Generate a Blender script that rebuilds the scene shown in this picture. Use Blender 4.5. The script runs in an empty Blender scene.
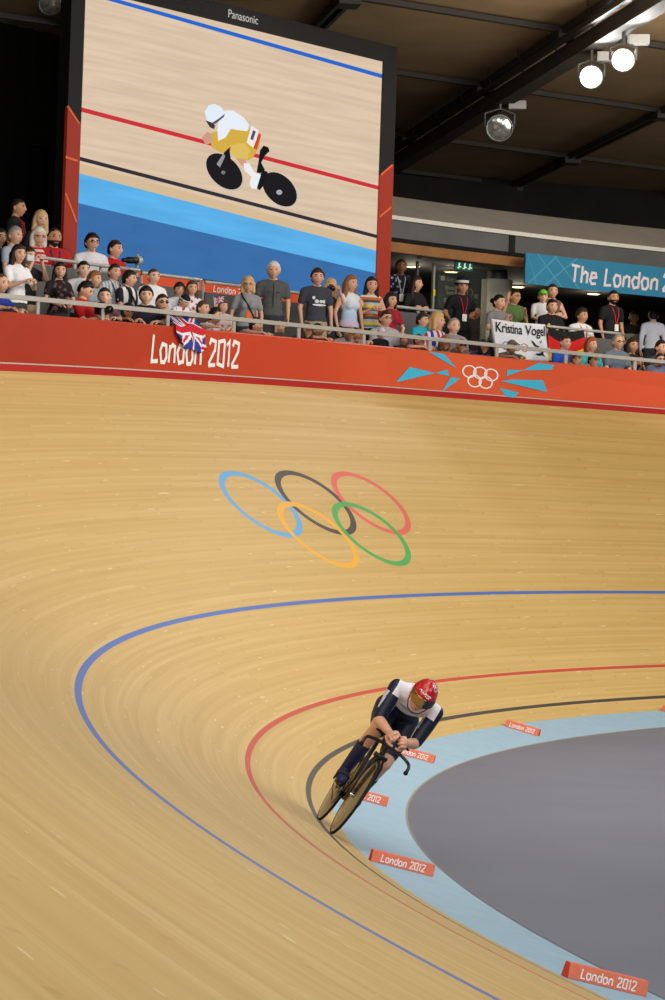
import bpy, bmesh, math, random
import numpy as np
from mathutils import Vector, Matrix
random.seed(7)
SC = bpy.context.scene
COL = SC.collection

# ---------------------------------------------------------------- camera
CAM = np.array([-13.3696, 34.2245, 2.3886]); YAW, PITCH, ROLL, FPX = math.radians(-29.6251), math.radians(0.7108), math.radians(1.9517), 2842.87
_f = np.array([math.cos(YAW)*math.cos(PITCH), math.sin(YAW)*math.cos(PITCH), math.sin(PITCH)])
_r0 = np.array([math.sin(YAW), -math.cos(YAW), 0.0]); _u0 = np.cross(_r0, _f)
RT = _r0*math.cos(ROLL) + _u0*math.sin(ROLL); UP = -_r0*math.sin(ROLL) + _u0*math.cos(ROLL); FW = _f
cd = bpy.data.cameras.new('camera'); cd.sensor_fit = 'VERTICAL'; cd.sensor_height = 24; cd.lens = FPX*24/1000
cd.clip_start = .1; cd.clip_end = 300
co = bpy.data.objects.new('camera', cd); COL.objects.link(co)
co.matrix_world = Matrix([[RT[0], UP[0], -FW[0], CAM[0]], [RT[1], UP[1], -FW[1], CAM[1]], [RT[2], UP[2], -FW[2], CAM[2]], [0, 0, 0, 1]])
SC.camera = co

# ---------------------------------------------------------------- world, arena lamps, added fill lights, exposure
SC.view_settings.view_transform = 'Standard'; SC.view_settings.look = 'None'
SC.view_settings.exposure = 0.0; SC.view_settings.gamma = 1.0; SC.view_settings.use_curve_mapping = False
w = bpy.data.worlds.new('world'); SC.world = w; w.use_nodes = True
w.node_tree.nodes['Background'].inputs[0].default_value = (.9, .92, 1, 1); w.node_tree.nodes['Background'].inputs[1].default_value = .06
def area_lamp(name, loc, aim, size, power, col=(1, .97, .92), spread=math.pi):
    l = bpy.data.lights.new(name, 'AREA'); l.shape = 'DISK'; l.size = size; l.energy = power; l.color = col; l.spread = spread
    o = bpy.data.objects.new(name, l); COL.objects.link(o); o.location = loc
    o.rotation_euler = (Vector(aim)-Vector(loc)).to_track_quat('-Z', 'Y').to_euler(); return o
# floodlight rigs under the roof; last two are fill added for the near boards
for k, (x, y, px, py, pw) in enumerate([(12, 0, 22, 4, 2300), (12, 14, 22, 14, 1700), (4, 24, 14, 24, 1200), (-6, 26, 4, 24, 2300),
                                        (2, 8, 16, 10, 2300), (-12, 14, 4, 16, 2300), (0, -8, 18, -4, 2000), (-14, 32, -2, 28, 1800), (12, 29, 6, 27, 300), (-4, 38, -3, 30, 3000)]):
    area_lamp('rig_and_fill_light', (x, y, 11.3), (px, py, 0), 9, pw*.28)
# unseen fill added below the roof to brighten the timber panels
for x, y in ((24, 4), (30, -10)):
    area_lamp('roof_fill', (x, y, 9.0), (x+6, y-1, 12), 3, 260, (1, .93, .8))
# unseen front fill, added to brighten the faces in the stands
for x, y, px, py, pw in ((2, 14, 24, 12, 640), (6, 20, 21, 18, 290), (9, 9, 25, 12, 290), (12, -3, 27, 5, 300)):
    area_lamp('stand_fill', (x, y, 10.8 if x > 2 else 8.0), (px, py, 6), 3.0, pw, (1, .97, .92))
# ---------------------------------------------------------------- materials
def lin(c):
    return tuple(((x/255)/12.92 if x/255 <= .04045 else ((x/255+.055)/1.055)**2.4) for x in c[:3]) + (1.0,)
MATS = {}
def mat(name, rgb, rough=.6, metal=0.0, noise=.08, scale=30, spec=.3, emit=0.0, coat=0.0, bump=0.0, alpha=1.0):
    key = (name, tuple(rgb), rough, metal, emit, alpha)
    if key in MATS: return MATS[key]
    m = bpy.data.materials.new(name); m.use_nodes = True; N = m.node_tree.nodes; L = m.node_tree.links
    b = N['Principled BSDF']; c = lin(rgb)
    b.inputs['Base Color'].default_value = c; b.inputs['Roughness'].default_value = rough; b.inputs['Metallic'].default_value = metal
    b.inputs['Specular IOR Level'].default_value = spec; b.inputs['Coat Weight'].default_value = coat; b.inputs['Alpha'].default_value = alpha
    if emit:
        b.inputs['Emission Color'].default_value = c; b.inputs['Emission Strength'].default_value = emit
    if noise:
        t = N.new('ShaderNodeTexCoord'); n = N.new('ShaderNodeTexNoise'); n.inputs['Scale'].default_value = scale; n.inputs['Detail'].default_value = 4
        L.new(t.outputs['Object'], n.inputs['Vector'])
        r = N.new('ShaderNodeMapRange'); r.inputs['To Min'].default_value = 1-noise; r.inputs['To Max'].default_value = 1+noise
        r.inputs['From Min'].default_value = .3; r.inputs['From Max'].default_value = .7
        L.new(n.outputs['Fac'], r.inputs['Value'])
        v = N.new('ShaderNodeVectorMath'); v.operation = 'SCALE'; v.inputs[0].default_value = c[:3]; L.new(r.outputs[0], v.inputs['Scale'])
        L.new(v.outputs[0], b.inputs['Base Color'])
        if emit: L.new(v.outputs[0], b.inputs['Emission Color'])
        if bump:
            bp = N.new('ShaderNodeBump'); bp.inputs['Strength'].default_value = bump; L.new(n.outputs['Fac'], bp.inputs['Height']); L.new(bp.outputs[0], b.inputs['Normal'])
    MATS[key] = m; return m

# ---------------------------------------------------------------- objects
def tag(o, label=None, cat=None, group=None, kind=None):
    for k, x in (('label', label), ('category', cat), ('group', group), ('kind', kind)):
        if x: o[k] = x
    return o
def empty(name, loc=(0, 0, 0), rot=(0, 0, 0)):
    o = bpy.data.objects.new(name, None); COL.objects.link(o); o.location = loc; o.rotation_euler = rot; o.empty_display_size = .1; return o
class MB:
    """collects vertices and faces of several shapes into one mesh"""
    def __init__(s): s.v = []; s.f = []; s.m = []; s.n = 0; s.uv = None
    def add(s, V, F, mi=0):
        V = np.asarray(V, float); s.v.append(V)
        s.f += [tuple(i+s.n for i in f) for f in F]; s.m += [mi]*len(F) if np.isscalar(mi) else list(mi); s.n += len(V); return s
    def box(s, c, size, mi=0, R=None):
        h = np.array(size)/2; V = np.array([(x, y, z) for z in (-1, 1) for y in (-1, 1) for x in (-1, 1)])*h
        if R is not None: V = V@np.asarray(R).T
        return s.add(V+np.array(c), [(0, 2, 3, 1), (4, 5, 7, 6), (0, 1, 5, 4), (2, 6, 7, 3), (0, 4, 6, 2), (1, 3, 7, 5)], mi)
    def tube(s, P, r, seg=10, mi=0, cap=True, closed=False):
        P = np.asarray(P, float); n = len(P); rr = np.full(n, r, float) if np.isscalar(r) else np.asarray(r, float)
        if closed: T = np.roll(P, -1, 0)-np.roll(P, 1, 0)
        else:
            T = np.empty_like(P); T[1:-1] = P[2:]-P[:-2]; T[0] = P[1]-P[0]; T[-1] = P[-1]-P[-2]
        T /= np.linalg.norm(T, axis=1)[:, None]+1e-12
        a = np.array([0, 0, 1.]) if abs(T[0, 2]) < .9 else np.array([1., 0, 0])
        V = []; X = np.cross(T[0], a); X /= np.linalg.norm(X)
        for i in range(n):
            X = X-T[i]*(X@T[i]); X /= np.linalg.norm(X); Y = np.cross(T[i], X)
            th = np.arange(seg)*2*math.pi/seg
            V.append(P[i]+rr[i]*(np.cos(th)[:, None]*X+np.sin(th)[:, None]*Y))
        V = np.concatenate(V); F = []
        for i in range(n if closed else n-1):
            j = (i+1) % n
            for k in range(seg): F.append((i*seg+k, i*seg+(k+1) % seg, j*seg+(k+1) % seg, j*seg+k))
        if cap and not closed: F += [tuple(range(seg))[::-1], tuple(range((n-1)*seg, n*seg))]
        return s.add(V, F, mi)
    def build(s, name, mats, parent=None, smooth=False, loc=None):
        me = bpy.data.meshes.new(name); me.from_pydata(np.concatenate(s.v).tolist(), [], s.f)
        ms = mats if isinstance(mats, (list, tuple)) else [mats]
        for m in ms: me.materials.append(m)
        me.polygons.foreach_set('material_index', np.array(s.m, dtype=np.int32))
        if smooth: me.polygons.foreach_set('use_smooth', np.ones(len(s.f), dtype=bool))
        me.update(); o = bpy.data.objects.new(name, me); COL.objects.link(o)
        if parent: o.parent = parent
        if loc is not None: o.location = loc
        return o
def bevel(o, w=.006, seg=2):
    m = o.modifiers.new('bevel', 'BEVEL'); m.width = w; m.segments = seg; m.limit_method = 'ANGLE'; return o
def capsule(p0, r0, p1, r1, seg=12):
    p0 = np.array(p0, float); p1 = np.array(p1, float); d = p1-p0; L = np.linalg.norm(d)+1e-9; T = d/L
    a = np.array([0, 0, 1.]) if abs(T[2]) < .9 else np.array([1., 0, 0]); X = np.cross(T, a); X /= np.linalg.norm(X); Y = np.cross(T, X)
    pr = [(-r0*math.cos(t), r0*math.sin(t)) for t in np.linspace(0.15, math.pi/2, 4)] + [(L+r1*math.sin(t), r1*math.cos(t)) for t in np.linspace(0, math.pi/2-.15, 4)]
    th = np.arange(seg)*2*math.pi/seg; C_ = np.cos(th)[:, None]*X+np.sin(th)[:, None]*Y
    V = np.concatenate([p0+T*z+r*C_ for z, r in pr]); n = len(pr)
    F = [(i*seg+k, i*seg+(k+1) % seg, (i+1)*seg+(k+1) % seg, (i+1)*seg+k) for i in range(n-1) for k in range(seg)]
    F += [tuple(range(seg))[::-1], tuple(range((n-1)*seg, n*seg))]
    return V, F
def ellipsoid(c, rad, R=None, seg=16, rings=10):
    V = []; F = []
    for i in range(rings+1):
        t = math.pi*(i+.02 if i == 0 else i-.02 if i == rings else i)/rings
        for k in range(seg):
            p = 2*math.pi*k/seg; V.append((math.sin(t)*math.cos(p), math.sin(t)*math.sin(p), math.cos(t)))
    for i in range(rings):
        for k in range(seg): F.append((i*seg+k, (i+1)*seg+k, (i+1)*seg+(k+1) % seg, i*seg+(k+1) % seg))
    F += [tuple(range(seg)), tuple(range(rings*seg, (rings+1)*seg))[::-1]]
    V = np.array(V)*np.array(rad)
    if R is not None: V = V@np.asarray(R).T
    return V+np.array(c), F
def rotm(ax, deg):
    return np.array(Matrix.Rotation(math.radians(deg), 3, ax))
def remesh(shapes, voxel, smooth=4, fac=.5):
    """one continuous closed surface around all the given shapes"""
    b = MB()
    for V, F in shapes: b.add(V, F)
    me = bpy.data.meshes.new('t'); me.from_pydata(np.concatenate(b.v).tolist(), [], b.f); me.update()
    o = bpy.data.objects.new('t', me); COL.objects.link(o)
    m = o.modifiers.new('r', 'REMESH'); m.mode = 'VOXEL'; m.voxel_size = voxel
    if smooth:
        q = o.modifiers.new('s', 'SMOOTH'); q.factor = fac; q.iterations = smooth
    dg = bpy.context.evaluated_depsgraph_get(); e = o.evaluated_get(dg); em = e.to_mesh()
    V = np.empty(len(em.vertices)*3); em.vertices.foreach_get('co', V); F = [tuple(p.vertices) for p in em.polygons]
    e.to_mesh_clear(); bpy.data.objects.remove(o); bpy.data.meshes.remove(me)
    return V.reshape(-1, 3), F

# ---------------------------------------------------------------- the track's geometry: s metres along the inner edge, d metres up the banking
R0, LT, BMIN, BMAX, Q0, CW, CB, TW, WH = 22.3827, 54.2914, math.radians(8.5344), math.radians(42.6852), 4.6765, .6955, math.radians(13.3253), 6.939, .7128
S = np.linspace(-62.5, 62.5, 601); _a = np.abs(S); _k = 1-np.clip((_a-(math.pi*R0-LT)/2)/LT, 0, 1); _kap = _k/R0; _ds = S[1]-S[0]
TH = np.concatenate([[0], np.cumsum((_kap[1:]+_kap[:-1])/2*_ds)]); TH -= TH[300]
_hx, _hy = -np.sin(TH), np.cos(TH)
PX = np.concatenate([[0], np.cumsum((_hx[1:]+_hx[:-1])/2*_ds)]); PX += R0-PX[300]
PY = np.concatenate([[0], np.cumsum((_hy[1:]+_hy[:-1])/2*_ds)]); PY -= PY[300]
BK = BMIN+(BMAX-BMIN)*np.where(_a < Q0, 1, .5+.5*np.cos(math.pi*np.clip((_a-Q0)/(62.5-Q0), 0, 1)))
def frame(s):
    i = lambda A: float(np.interp(s, S, A))
    n = np.array([i(_hy), -i(_hx), 0.0]); t = np.array([i(_hx), i(_hy), 0.0]); return np.array([i(PX), i(PY), 0.0]), n, t, i(BK)
def tp(s, d, lift=0.0):
    """a point on the boards (d>=0) or on the blue apron (d<0)"""
    p, n, t, b = frame(s)
    if d < 0: b = CB
    nn = -n*math.sin(b)+np.array([0, 0, 1])*math.cos(b)
    return p+n*d*math.cos(b)+np.array([0, 0, d*math.sin(b)])+nn*lift
def wp(s, h=0.0, out=0.0):
    """a point h above the upper edge of the boards and out metres behind it"""
    p, n, t, b = frame(s); return p+n*(TW*math.cos(b)+out)+np.array([0, 0, TW*math.sin(b)+h])
def proj(X):
    d = np.asarray(X)-CAM; z = d@FW; return np.array([332.5+FPX*(d@RT)/z, 500-FPX*(d@UP)/z])
def ray(u, v):
    d = FW+RT*(u-332.5)/FPX-UP*(v-500)/FPX; return d/np.linalg.norm(d)
def at_z(u, v, z):
    d = ray(u, v); return CAM+d*((z-CAM[2])/d[2])
def solve(fn, uv, x0):
    x = np.array(x0, float); uv = np.array(uv, float)
    for _ in range(40):
        q = proj(fn(x))-uv; J = np.stack([(proj(fn(x+e))-uv-q)/1e-4 for e in np.eye(2)*1e-4], 1)
        st = np.linalg.solve(J, q); x = x-np.clip(st, -3, 3)
        if np.abs(st).max() < 1e-6: break
    return x
def sh(u, v, out=0.0, x0=(10, 1)):
    """(s, h) of a photographed point that stands `out` metres behind the boards"""
    return solve(lambda x: wp(x[0], x[1], out), (u, v), x0)
def strip(s0, s1, n, prof, closed=False):
    """sweeps a profile of points fn(s)->list along the track"""
    ss = np.linspace(s0, s1, n); rows = [prof(s) for s in ss]; m = len(rows[0]); V = np.concatenate([np.array(r) for r in rows]); F = []
    mm = m if closed else m-1
    for i in range(n-1):
        for k in range(mm): F.append((i*m+k, i*m+(k+1) % m, (i+1)*m+(k+1) % m, (i+1)*m+k))
    if closed: F += [tuple(range(m))[::-1], tuple(range((n-1)*m, n*m))]
    return V, F, ss, m

# ---------------------------------------------------------------- lettering
GLYPH = {
 'L': (.50, [[(.12, 1), (.0, 0), (.48, .03)]]),
 'o': (.52, [[(.10, .0), (.0, .42), (.16, .68), (.46, .63), (.50, .2), (.34, .0), (.10, .0)]]),
 'n': (.50, [[(.0, 0), (.08, .66)], [(.06, .5), (.28, .68), (.47, .6), (.44, 0)]]),
 'd': (.54, [[(.56, 1.0), (.46, 0)], [(.47, .08), (.14, .0), (.0, .4), (.18, .66), (.50, .6)]]),
 '2': (.52, [[(.04, .80), (.14, 1), (.50, .93), (.46, .62), (.02, .10), (.04, 0), (.5, .03)]]),
 '0': (.52, [[(.0, .08), (.08, .94), (.48, 1), (.52, .92), (.44, .0), (.0, .08)]]),
 '1': (.26, [[(.0, .82), (.22, 1), (.14, 0)]]),
 'T': (.56, [[(.0, 1), (.62, .94)], [(.30, .96), (.22, 0)]]),
 'h': (.50, [[(.1, 1.0), (.0, 0)], [(.04, .45), (.3, .68), (.47, .6), (.42, 0)]]),
 'e': (.50, [[(.06, .34), (.46, .42), (.40, .66), (.14, .66), (.0, .2), (.12, .0), (.44, .04)]]),
 ' ': (.26, []),
}
def stroke_quads(P, w):
    P = [np.array(p, float) for p in P]; n = len(P); cl = np.allclose(P[0], P[-1])
    L = []
    for i in range(n):
        a = P[i]-P[i-1] if i > 0 else (P[0]-P[-2] if cl else None)
        b = P[i+1]-P[i] if i < n-1 else (P[1]-P[0] if cl else None)
        ds = [x/np.linalg.norm(x) for x in (a, b) if x is not None]
        t = sum(ds); t = t/(np.linalg.norm(t)+1e-9) if np.linalg.norm(t) > .1 else ds[0]
        nn = np.array([-t[1], t[0]]); c = max(.6, abs(nn@np.array([-ds[0][1], ds[0][0]])))
        e = w/2/c
        L.append((P[i]-nn*e, P[i]+nn*e))
    return [(L[i][0], L[i+1][0], L[i+1][1], L[i][1]) for i in range(n-1)]
def write(text, height, stroke, sp=.16):
    """2D quads of a line of angular lettering, x to the right, y up, starting at 0,0"""
    x = 0; Q = []
    for ch in text:
        w_, pl = GLYPH[ch]
        for P in pl:
            for q in stroke_quads(P, stroke): Q.append([((p[0]+x)*height, p[1]*height) for p in q])
        x += w_+sp
    return Q, (x-sp)*height
def quads_mesh(Q, place, mb=None, mi=0):
    """flat polygons mapped by place(x, y) -> 3D point"""
    mb = mb or MB()
    for q in Q: mb.add([place(*p) for p in q], [tuple(range(len(q)))], mi)
    return mb
def font_mesh(text, size, extrude=.0, bold=.0):
    c = bpy.data.curves.new('t', 'FONT'); c.body = text; c.size = size; c.extrude = extrude; c.offset = bold; c.align_x = 'CENTER'; c.align_y = 'CENTER'
    o = bpy.data.objects.new('t', c); COL.objects.link(o); dg = bpy.context.evaluated_depsgraph_get()
    me = bpy.data.meshes.new_from_object(o.evaluated_get(dg)); V = np.array([tuple(v.co) for v in me.vertices]); F = [tuple(p.vertices) for p in me.polygons]
    bpy.data.objects.remove(o); bpy.data.curves.remove(c); bpy.data.meshes.remove(me); return V, F
# ================================================================ the setting
# ---- boards
def math_node(N, L, op, a, b=None, c=None):
    n = N.new('ShaderNodeMath'); n.operation = op
    for i, x in enumerate((a, b, c)):
        if x is None: continue
        if isinstance(x, (int, float)): n.inputs[i].default_value = x
        else: L.new(x, n.inputs[i])
    return n.outputs[0]
def track_material():
    m = bpy.data.materials.new('siberian_pine_boards'); m.use_nodes = True; N = m.node_tree.nodes; L = m.node_tree.links; b = N['Principled BSDF']
    M = lambda op, a, b_=None, c=None: math_node(N, L, op, a, b_, c)
    uv = N.new('ShaderNodeUVMap'); uv.uv_map = 'UVMap'; sp = N.new('ShaderNodeSeparateXYZ'); L.new(uv.outputs[0], sp.inputs[0]); u, v = sp.outputs[0], sp.outputs[1]
    def noise(su, sv, scale, detail=3, rough=.55):
        cm = N.new('ShaderNodeCombineXYZ'); L.new(M('MULTIPLY', u, su), cm.inputs[0]); L.new(M('MULTIPLY', v, sv), cm.inputs[1])
        n = N.new('ShaderNodeTexNoise'); n.inputs['Scale'].default_value = scale; n.inputs['Detail'].default_value = detail; n.inputs['Roughness'].default_value = rough
        L.new(cm.outputs[0], n.inputs['Vector']); return n.outputs['Fac']
    # one slat is 4 cm wide and about 6 m long
    row = M('FLOOR', M('DIVIDE', v, .043)); w1 = N.new('ShaderNodeTexWhiteNoise'); w1.noise_dimensions = '1D'; L.new(row, w1.inputs['W'])
    seg = M('FLOOR', M('ADD', M('DIVIDE', u, 5.5), M('MULTIPLY', w1.outputs['Value'], 7.3)))
    w2 = N.new('ShaderNodeTexWhiteNoise'); w2.noise_dimensions = '2D'; cm = N.new('ShaderNodeCombineXYZ'); L.new(row, cm.inputs[0]); L.new(seg, cm.inputs[1]); L.new(cm.outputs[0], w2.inputs['Vector'])
    tone = M('ADD', M('MULTIPLY', w2.outputs['Value'], .26), M('ADD', M('MULTIPLY', noise(.12, 10, 1.0), .75), M('MULTIPLY', noise(.5, 60, 1.0), .44)))
    ramp = N.new('ShaderNodeValToRGB'); L.new(M('DIVIDE', tone, 1.45), ramp.inputs[0]); e = ramp.color_ramp.elements
    e[0].position = .22; e[0].color = lin((188, 153, 84)); e[1].position = .8; e[1].color = lin((217, 188, 126))
    x = e.new(.5); x.color = lin((203, 170, 102))
    col = ramp.outputs[0]
    def mix(fac, a, c):
        n = N.new('ShaderNodeMix'); n.data_type = 'RGBA'; 
        if isinstance(fac, (int, float)): n.inputs[0].default_value = fac
        else: L.new(fac, n.inputs[0])
        L.new(a, n.inputs[6])
        if isinstance(c, tuple): n.inputs[7].default_value = c
        else: L.new(c, n.inputs[7])
        return n.outputs[2]
    # scuffs: short pale flecks and dark slat joints
    fl = M('GREATER_THAN', noise(2.2, 22, 1.0, 1), .735); col = mix(M('MULTIPLY', fl, .5), col, lin((240, 222, 180)))
    jo = M('LESS_THAN', M('FRACT', M('ADD', M('DIVIDE', u, 5.5), M('MULTIPLY', w1.outputs['Value'], 7.3))), .012); col = mix(M('MULTIPLY', jo, .14), col, lin((130, 96, 50)))
    def between(x_, lo, hi): return M('MULTIPLY', M('GREATER_THAN', x_, lo), M('LESS_THAN', x_, hi))
    for lo, hi, c in ((.232, .288, (44, 44, 48)), (.857, .912, (196, 58, 48)), (2.435, 2.497, (52, 104, 186))):
        col = mix(M('MULTIPLY', between(v, lo, hi), .94), col, lin(c))
    for (cs, cd_, a1, a2, ang, c) in ((15.5351, 4.3298, .837, .653, math.atan2(.28186, -.95945), (86, 170, 226)), (13.982, 4.3581, .7735, .6605, math.atan2(.29206, -.9564), (48, 46, 50)),
                                      (12.5111, 4.3619, .745, .668, math.atan2(.30, -.95), (222, 96, 84)), (14.8008, 3.7083, .79, .66, math.atan2(.28146, -.95957), (238, 176, 44)),
                                      (13.2878, 3.7163, .767, .6544, math.atan2(.29727, -.95479), (62, 168, 84))):
        du, dv = M('SUBTRACT', u, cs), M('SUBTRACT', v, cd_); ca, sa = math.cos(ang), math.sin(ang)
        p = M('DIVIDE', M('ADD', M('MULTIPLY', du, ca), M('MULTIPLY', dv, sa)), a1); q = M('DIVIDE', M('SUBTRACT', M('MULTIPLY', dv, ca), M('MULTIPLY', du, sa)), a2)
        rr = M('SQRT', M('ADD', M('MULTIPLY', p, p), M('MULTIPLY', q, q)))
        col = mix(M('MULTIPLY', between(rr, .85, 1.0), .95), col, lin(c))
    L.new(col, b.inputs['Base Color']); b.inputs['Roughness'].default_value = .56; b.inputs['Specular IOR Level'].default_value = .09; b.inputs['Sheen Weight'].default_value = .22; b.inputs['Sheen Roughness'].default_value = .4
    bp = N.new('ShaderNodeBump'); bp.inputs['Strength'].default_value = .05; bp.inputs['Distance'].default_value = .002; L.new(noise(.9, 60, 1.0), bp.inputs['Height']); L.new(bp.outputs[0], b.inputs['Normal'])
    return m
def surf(name, s0, s1, n, prof, m, uvfn=None, parent=None, smooth=True):
    V, F, ss, k = strip(s0, s1, n, prof); mb = MB(); mb.add(V, F); o = mb.build(name, m, parent, smooth)
    if uvfn:
        me = o.data; uvl = me.uv_layers.new(name='UVMap'); val = [uvfn(s, j) for s in ss for j in range(k)]
        li = np.empty(len(me.loops), dtype=np.int32); me.loops.foreach_get('vertex_index', li)
        uvl.data.foreach_set('uv', np.array(val, float)[li].ravel())
    return o
ND = 14; DD = np.linspace(0, TW, ND)
track = tag(surf('floor_track', -60, 62, 489, lambda s: [tp(s, d) for d in DD], track_material(), lambda s, j: (s, DD[j])), kind='structure')
def apron_material():
    m = mat('painted_apron', (150, 186, 208), .55, noise=.05, scale=6); return m
apron = tag(surf('floor_apron', -60, 62, 489, lambda s: [tp(s, -CW+1e-4), tp(s, -.35), tp(s, -1e-4)], apron_material()), kind='structure')
zf = -CW*math.sin(CB)
mb = MB(); ring = [tp(s, -CW) for s in np.linspace(-60, 62, 245)]; mb.add(ring, [tuple(range(len(ring)))])
infield = tag(mb.build('floor_infield', mat('grey_infield_paint', (106, 112, 127), .6, noise=.07, scale=.5)), kind='structure')
mb = MB(); V, F, _, _ = strip(-60, 62, 245, lambda s: [tp(s, -CW-.012, .001), tp(s, -CW+.012, .004)]); mb.add(V, F)
tag(mb.build('trim_1', mat('pale_edge_line', (150, 140, 120), .6)), kind='structure')

# ---- the outer wall with its printed sheeting
WS0, WS1 = -34.0, 40.0
def wall_material():
    m = bpy.data.materials.new('printed_wall_sheet'); m.use_nodes = True; N = m.node_tree.nodes; L = m.node_tree.links; b = N['Principled BSDF']
    uv = N.new('ShaderNodeUVMap'); uv.uv_map = 'UVMap'; sp = N.new('ShaderNodeSeparateXYZ'); L.new(uv.outputs[0], sp.inputs[0])
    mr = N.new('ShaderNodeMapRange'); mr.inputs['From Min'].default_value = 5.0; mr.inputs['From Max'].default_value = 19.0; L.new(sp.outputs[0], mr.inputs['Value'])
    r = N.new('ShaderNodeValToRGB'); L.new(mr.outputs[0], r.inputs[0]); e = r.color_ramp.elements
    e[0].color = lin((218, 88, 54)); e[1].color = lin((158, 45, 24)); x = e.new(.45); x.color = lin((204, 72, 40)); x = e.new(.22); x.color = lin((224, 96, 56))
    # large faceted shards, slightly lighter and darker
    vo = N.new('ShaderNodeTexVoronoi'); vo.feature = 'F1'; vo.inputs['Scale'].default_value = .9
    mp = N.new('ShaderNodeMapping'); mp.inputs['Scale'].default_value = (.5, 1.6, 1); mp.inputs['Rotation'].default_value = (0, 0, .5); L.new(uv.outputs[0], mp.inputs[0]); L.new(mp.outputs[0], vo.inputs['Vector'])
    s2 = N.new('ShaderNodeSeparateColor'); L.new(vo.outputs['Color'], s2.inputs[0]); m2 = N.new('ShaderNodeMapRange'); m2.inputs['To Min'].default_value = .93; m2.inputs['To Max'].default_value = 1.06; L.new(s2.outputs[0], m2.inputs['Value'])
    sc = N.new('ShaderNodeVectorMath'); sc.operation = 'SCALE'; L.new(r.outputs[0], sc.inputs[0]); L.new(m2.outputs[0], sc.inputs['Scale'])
    L.new(sc.outputs[0], b.inputs['Base Color']); b.inputs['Roughness'].default_value = .5; b.inputs['Specular IOR Level'].default_value = .3; return m
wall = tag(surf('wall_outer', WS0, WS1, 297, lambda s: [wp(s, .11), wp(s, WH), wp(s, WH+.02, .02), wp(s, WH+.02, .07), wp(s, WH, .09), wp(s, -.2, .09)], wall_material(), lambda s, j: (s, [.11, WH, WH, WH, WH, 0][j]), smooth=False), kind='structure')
tag(surf('baseboard_outer', WS0, WS1, 297, lambda s: [wp(s, -.01, -.004), wp(s, .085, -.004), wp(s, .085, .09)], mat('dark_red_kickboard', (178, 40, 34), .5), smooth=False), kind='structure')
tag(surf('trim_2', WS0, WS1, 297, lambda s: [wp(s, .088, -.006), wp(s, .107, -.006), wp(s, .107, .02)], mat('pale_rail_strip', (206, 176, 164), .4), smooth=False), kind='structure')
WHITE = mat('white_print', (245, 240, 236), .5, noise=0)
def wall_place(s0, h0, kx=1.0, ky=1.0, off=.008):
    return lambda x, y: wp(s0-x*kx, h0+y*ky, -off)
# LONDON 2012 lettering on the wall
a0 = sh(151, 361, 0); a1 = sh(238, 366, 0)
Q, wd = write('London 2012', .37, .15)
quads_mesh(Q, wall_place(a0[0], a0[1]-.005, (a0[0]-a1[0])/wd)).build('wall_lettering', WHITE, wall)
# white rings on the wall
mb = MB()
def px_wall(u, v): 
    q = sh(u, v, 0); return q
for ri_, (u, v) in enumerate(((469, 371.5), (479.7, 373), (490.7, 375), (474, 381), (485, 382.5))):
    c = px_wall(u, v); ra, ro = .0, 0
    rx, ry = .155, .105
    th = np.linspace(0, 2*math.pi, 41); out_ = [(c[0]+rx*math.cos(t), c[1]+ry*math.sin(t)) for t in th]; in_ = [(c[0]+(rx-.033)*math.cos(t), c[1]+(ry-.02)*math.sin(t)) for t in th]
    for i in range(40): o_ = -.008-.0015*ri_; mb.add([wp(*out_[i], o_), wp(*out_[i+1], o_), wp(*in_[i+1], o_), wp(*in_[i], o_)], [(0, 1, 2, 3)])
mb.build('wall_rings', WHITE, wall)
mb = MB(); o5 = (380, 345); k5 = 3.325
for P in ([(52, 124), (97, 73), (182, 93)], [(182, 93), (222, 82), (230, 103)], [(160, 22), (212, 30), (252, 76), (240, 70)], [(205, 155), (235, 106), (265, 112)], [(420, 103), (422, 82), (475, 84)],
          [(472, 84), (525, 60), (578, 66), (570, 82)], [(400, 120), (440, 115), (540, 117), (555, 156)], [(395, 142), (460, 158), (445, 175), (420, 172)]):
    mb.add([wp(*sh(o5[0]+x/k5, o5[1]+y/k5, 0), -.009) for x, y in P], [tuple(range(len(P)))])
mb.build('wall_shards', mat('cyan_print', (66, 186, 222), .5, noise=.03), wall)

# ---- stand floor, concourse and the upper gallery
STANDF = mat('concrete_stand_floor', (70, 70, 72), .8)
tag(surf('floor_stand', -34, 40, 149, lambda s: [wp(s, 0, .1), wp(s, 0, 2.0), wp(s, 0, 5.0), wp(s, 0, 12.0)], STANDF, smooth=False), kind='structure')
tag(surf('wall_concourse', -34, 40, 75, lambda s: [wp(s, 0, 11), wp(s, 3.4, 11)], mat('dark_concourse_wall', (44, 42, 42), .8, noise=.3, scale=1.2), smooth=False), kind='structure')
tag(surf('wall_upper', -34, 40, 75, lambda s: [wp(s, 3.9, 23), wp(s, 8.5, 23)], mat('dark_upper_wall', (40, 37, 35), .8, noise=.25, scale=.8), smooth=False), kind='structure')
g0 = -34
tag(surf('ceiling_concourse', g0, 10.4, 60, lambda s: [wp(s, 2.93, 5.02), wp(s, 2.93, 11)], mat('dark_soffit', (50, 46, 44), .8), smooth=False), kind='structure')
tag(surf('trim_3', g0, 10.4, 60, lambda s: [wp(s, 3.60, 4.98), wp(s, 4.12, 6.0), wp(s, 4.10, 9.0), wp(s, 3.0, 23)], mat('pale_gallery_ledge', (158, 152, 142), .7, noise=.06, scale=2), smooth=False), kind='structure')
tag(surf('trim_4', g0, 10.4, 60, lambda s: [wp(s, 3.53, 4.97), wp(s, 3.605, 4.96), wp(s, 3.605, 4.99)], mat('white_ledge_nosing', (224, 220, 210), .4), smooth=False), kind='structure')
tag(surf('trim_5', g0, 10.4, 60, lambda s: [wp(s, 3.19, 5.03), wp(s, 3.53, 5.03)], mat('smoked_gallery_panel', (98, 98, 98), .35, noise=.12, scale=1.5), smooth=False), kind='structure')
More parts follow.
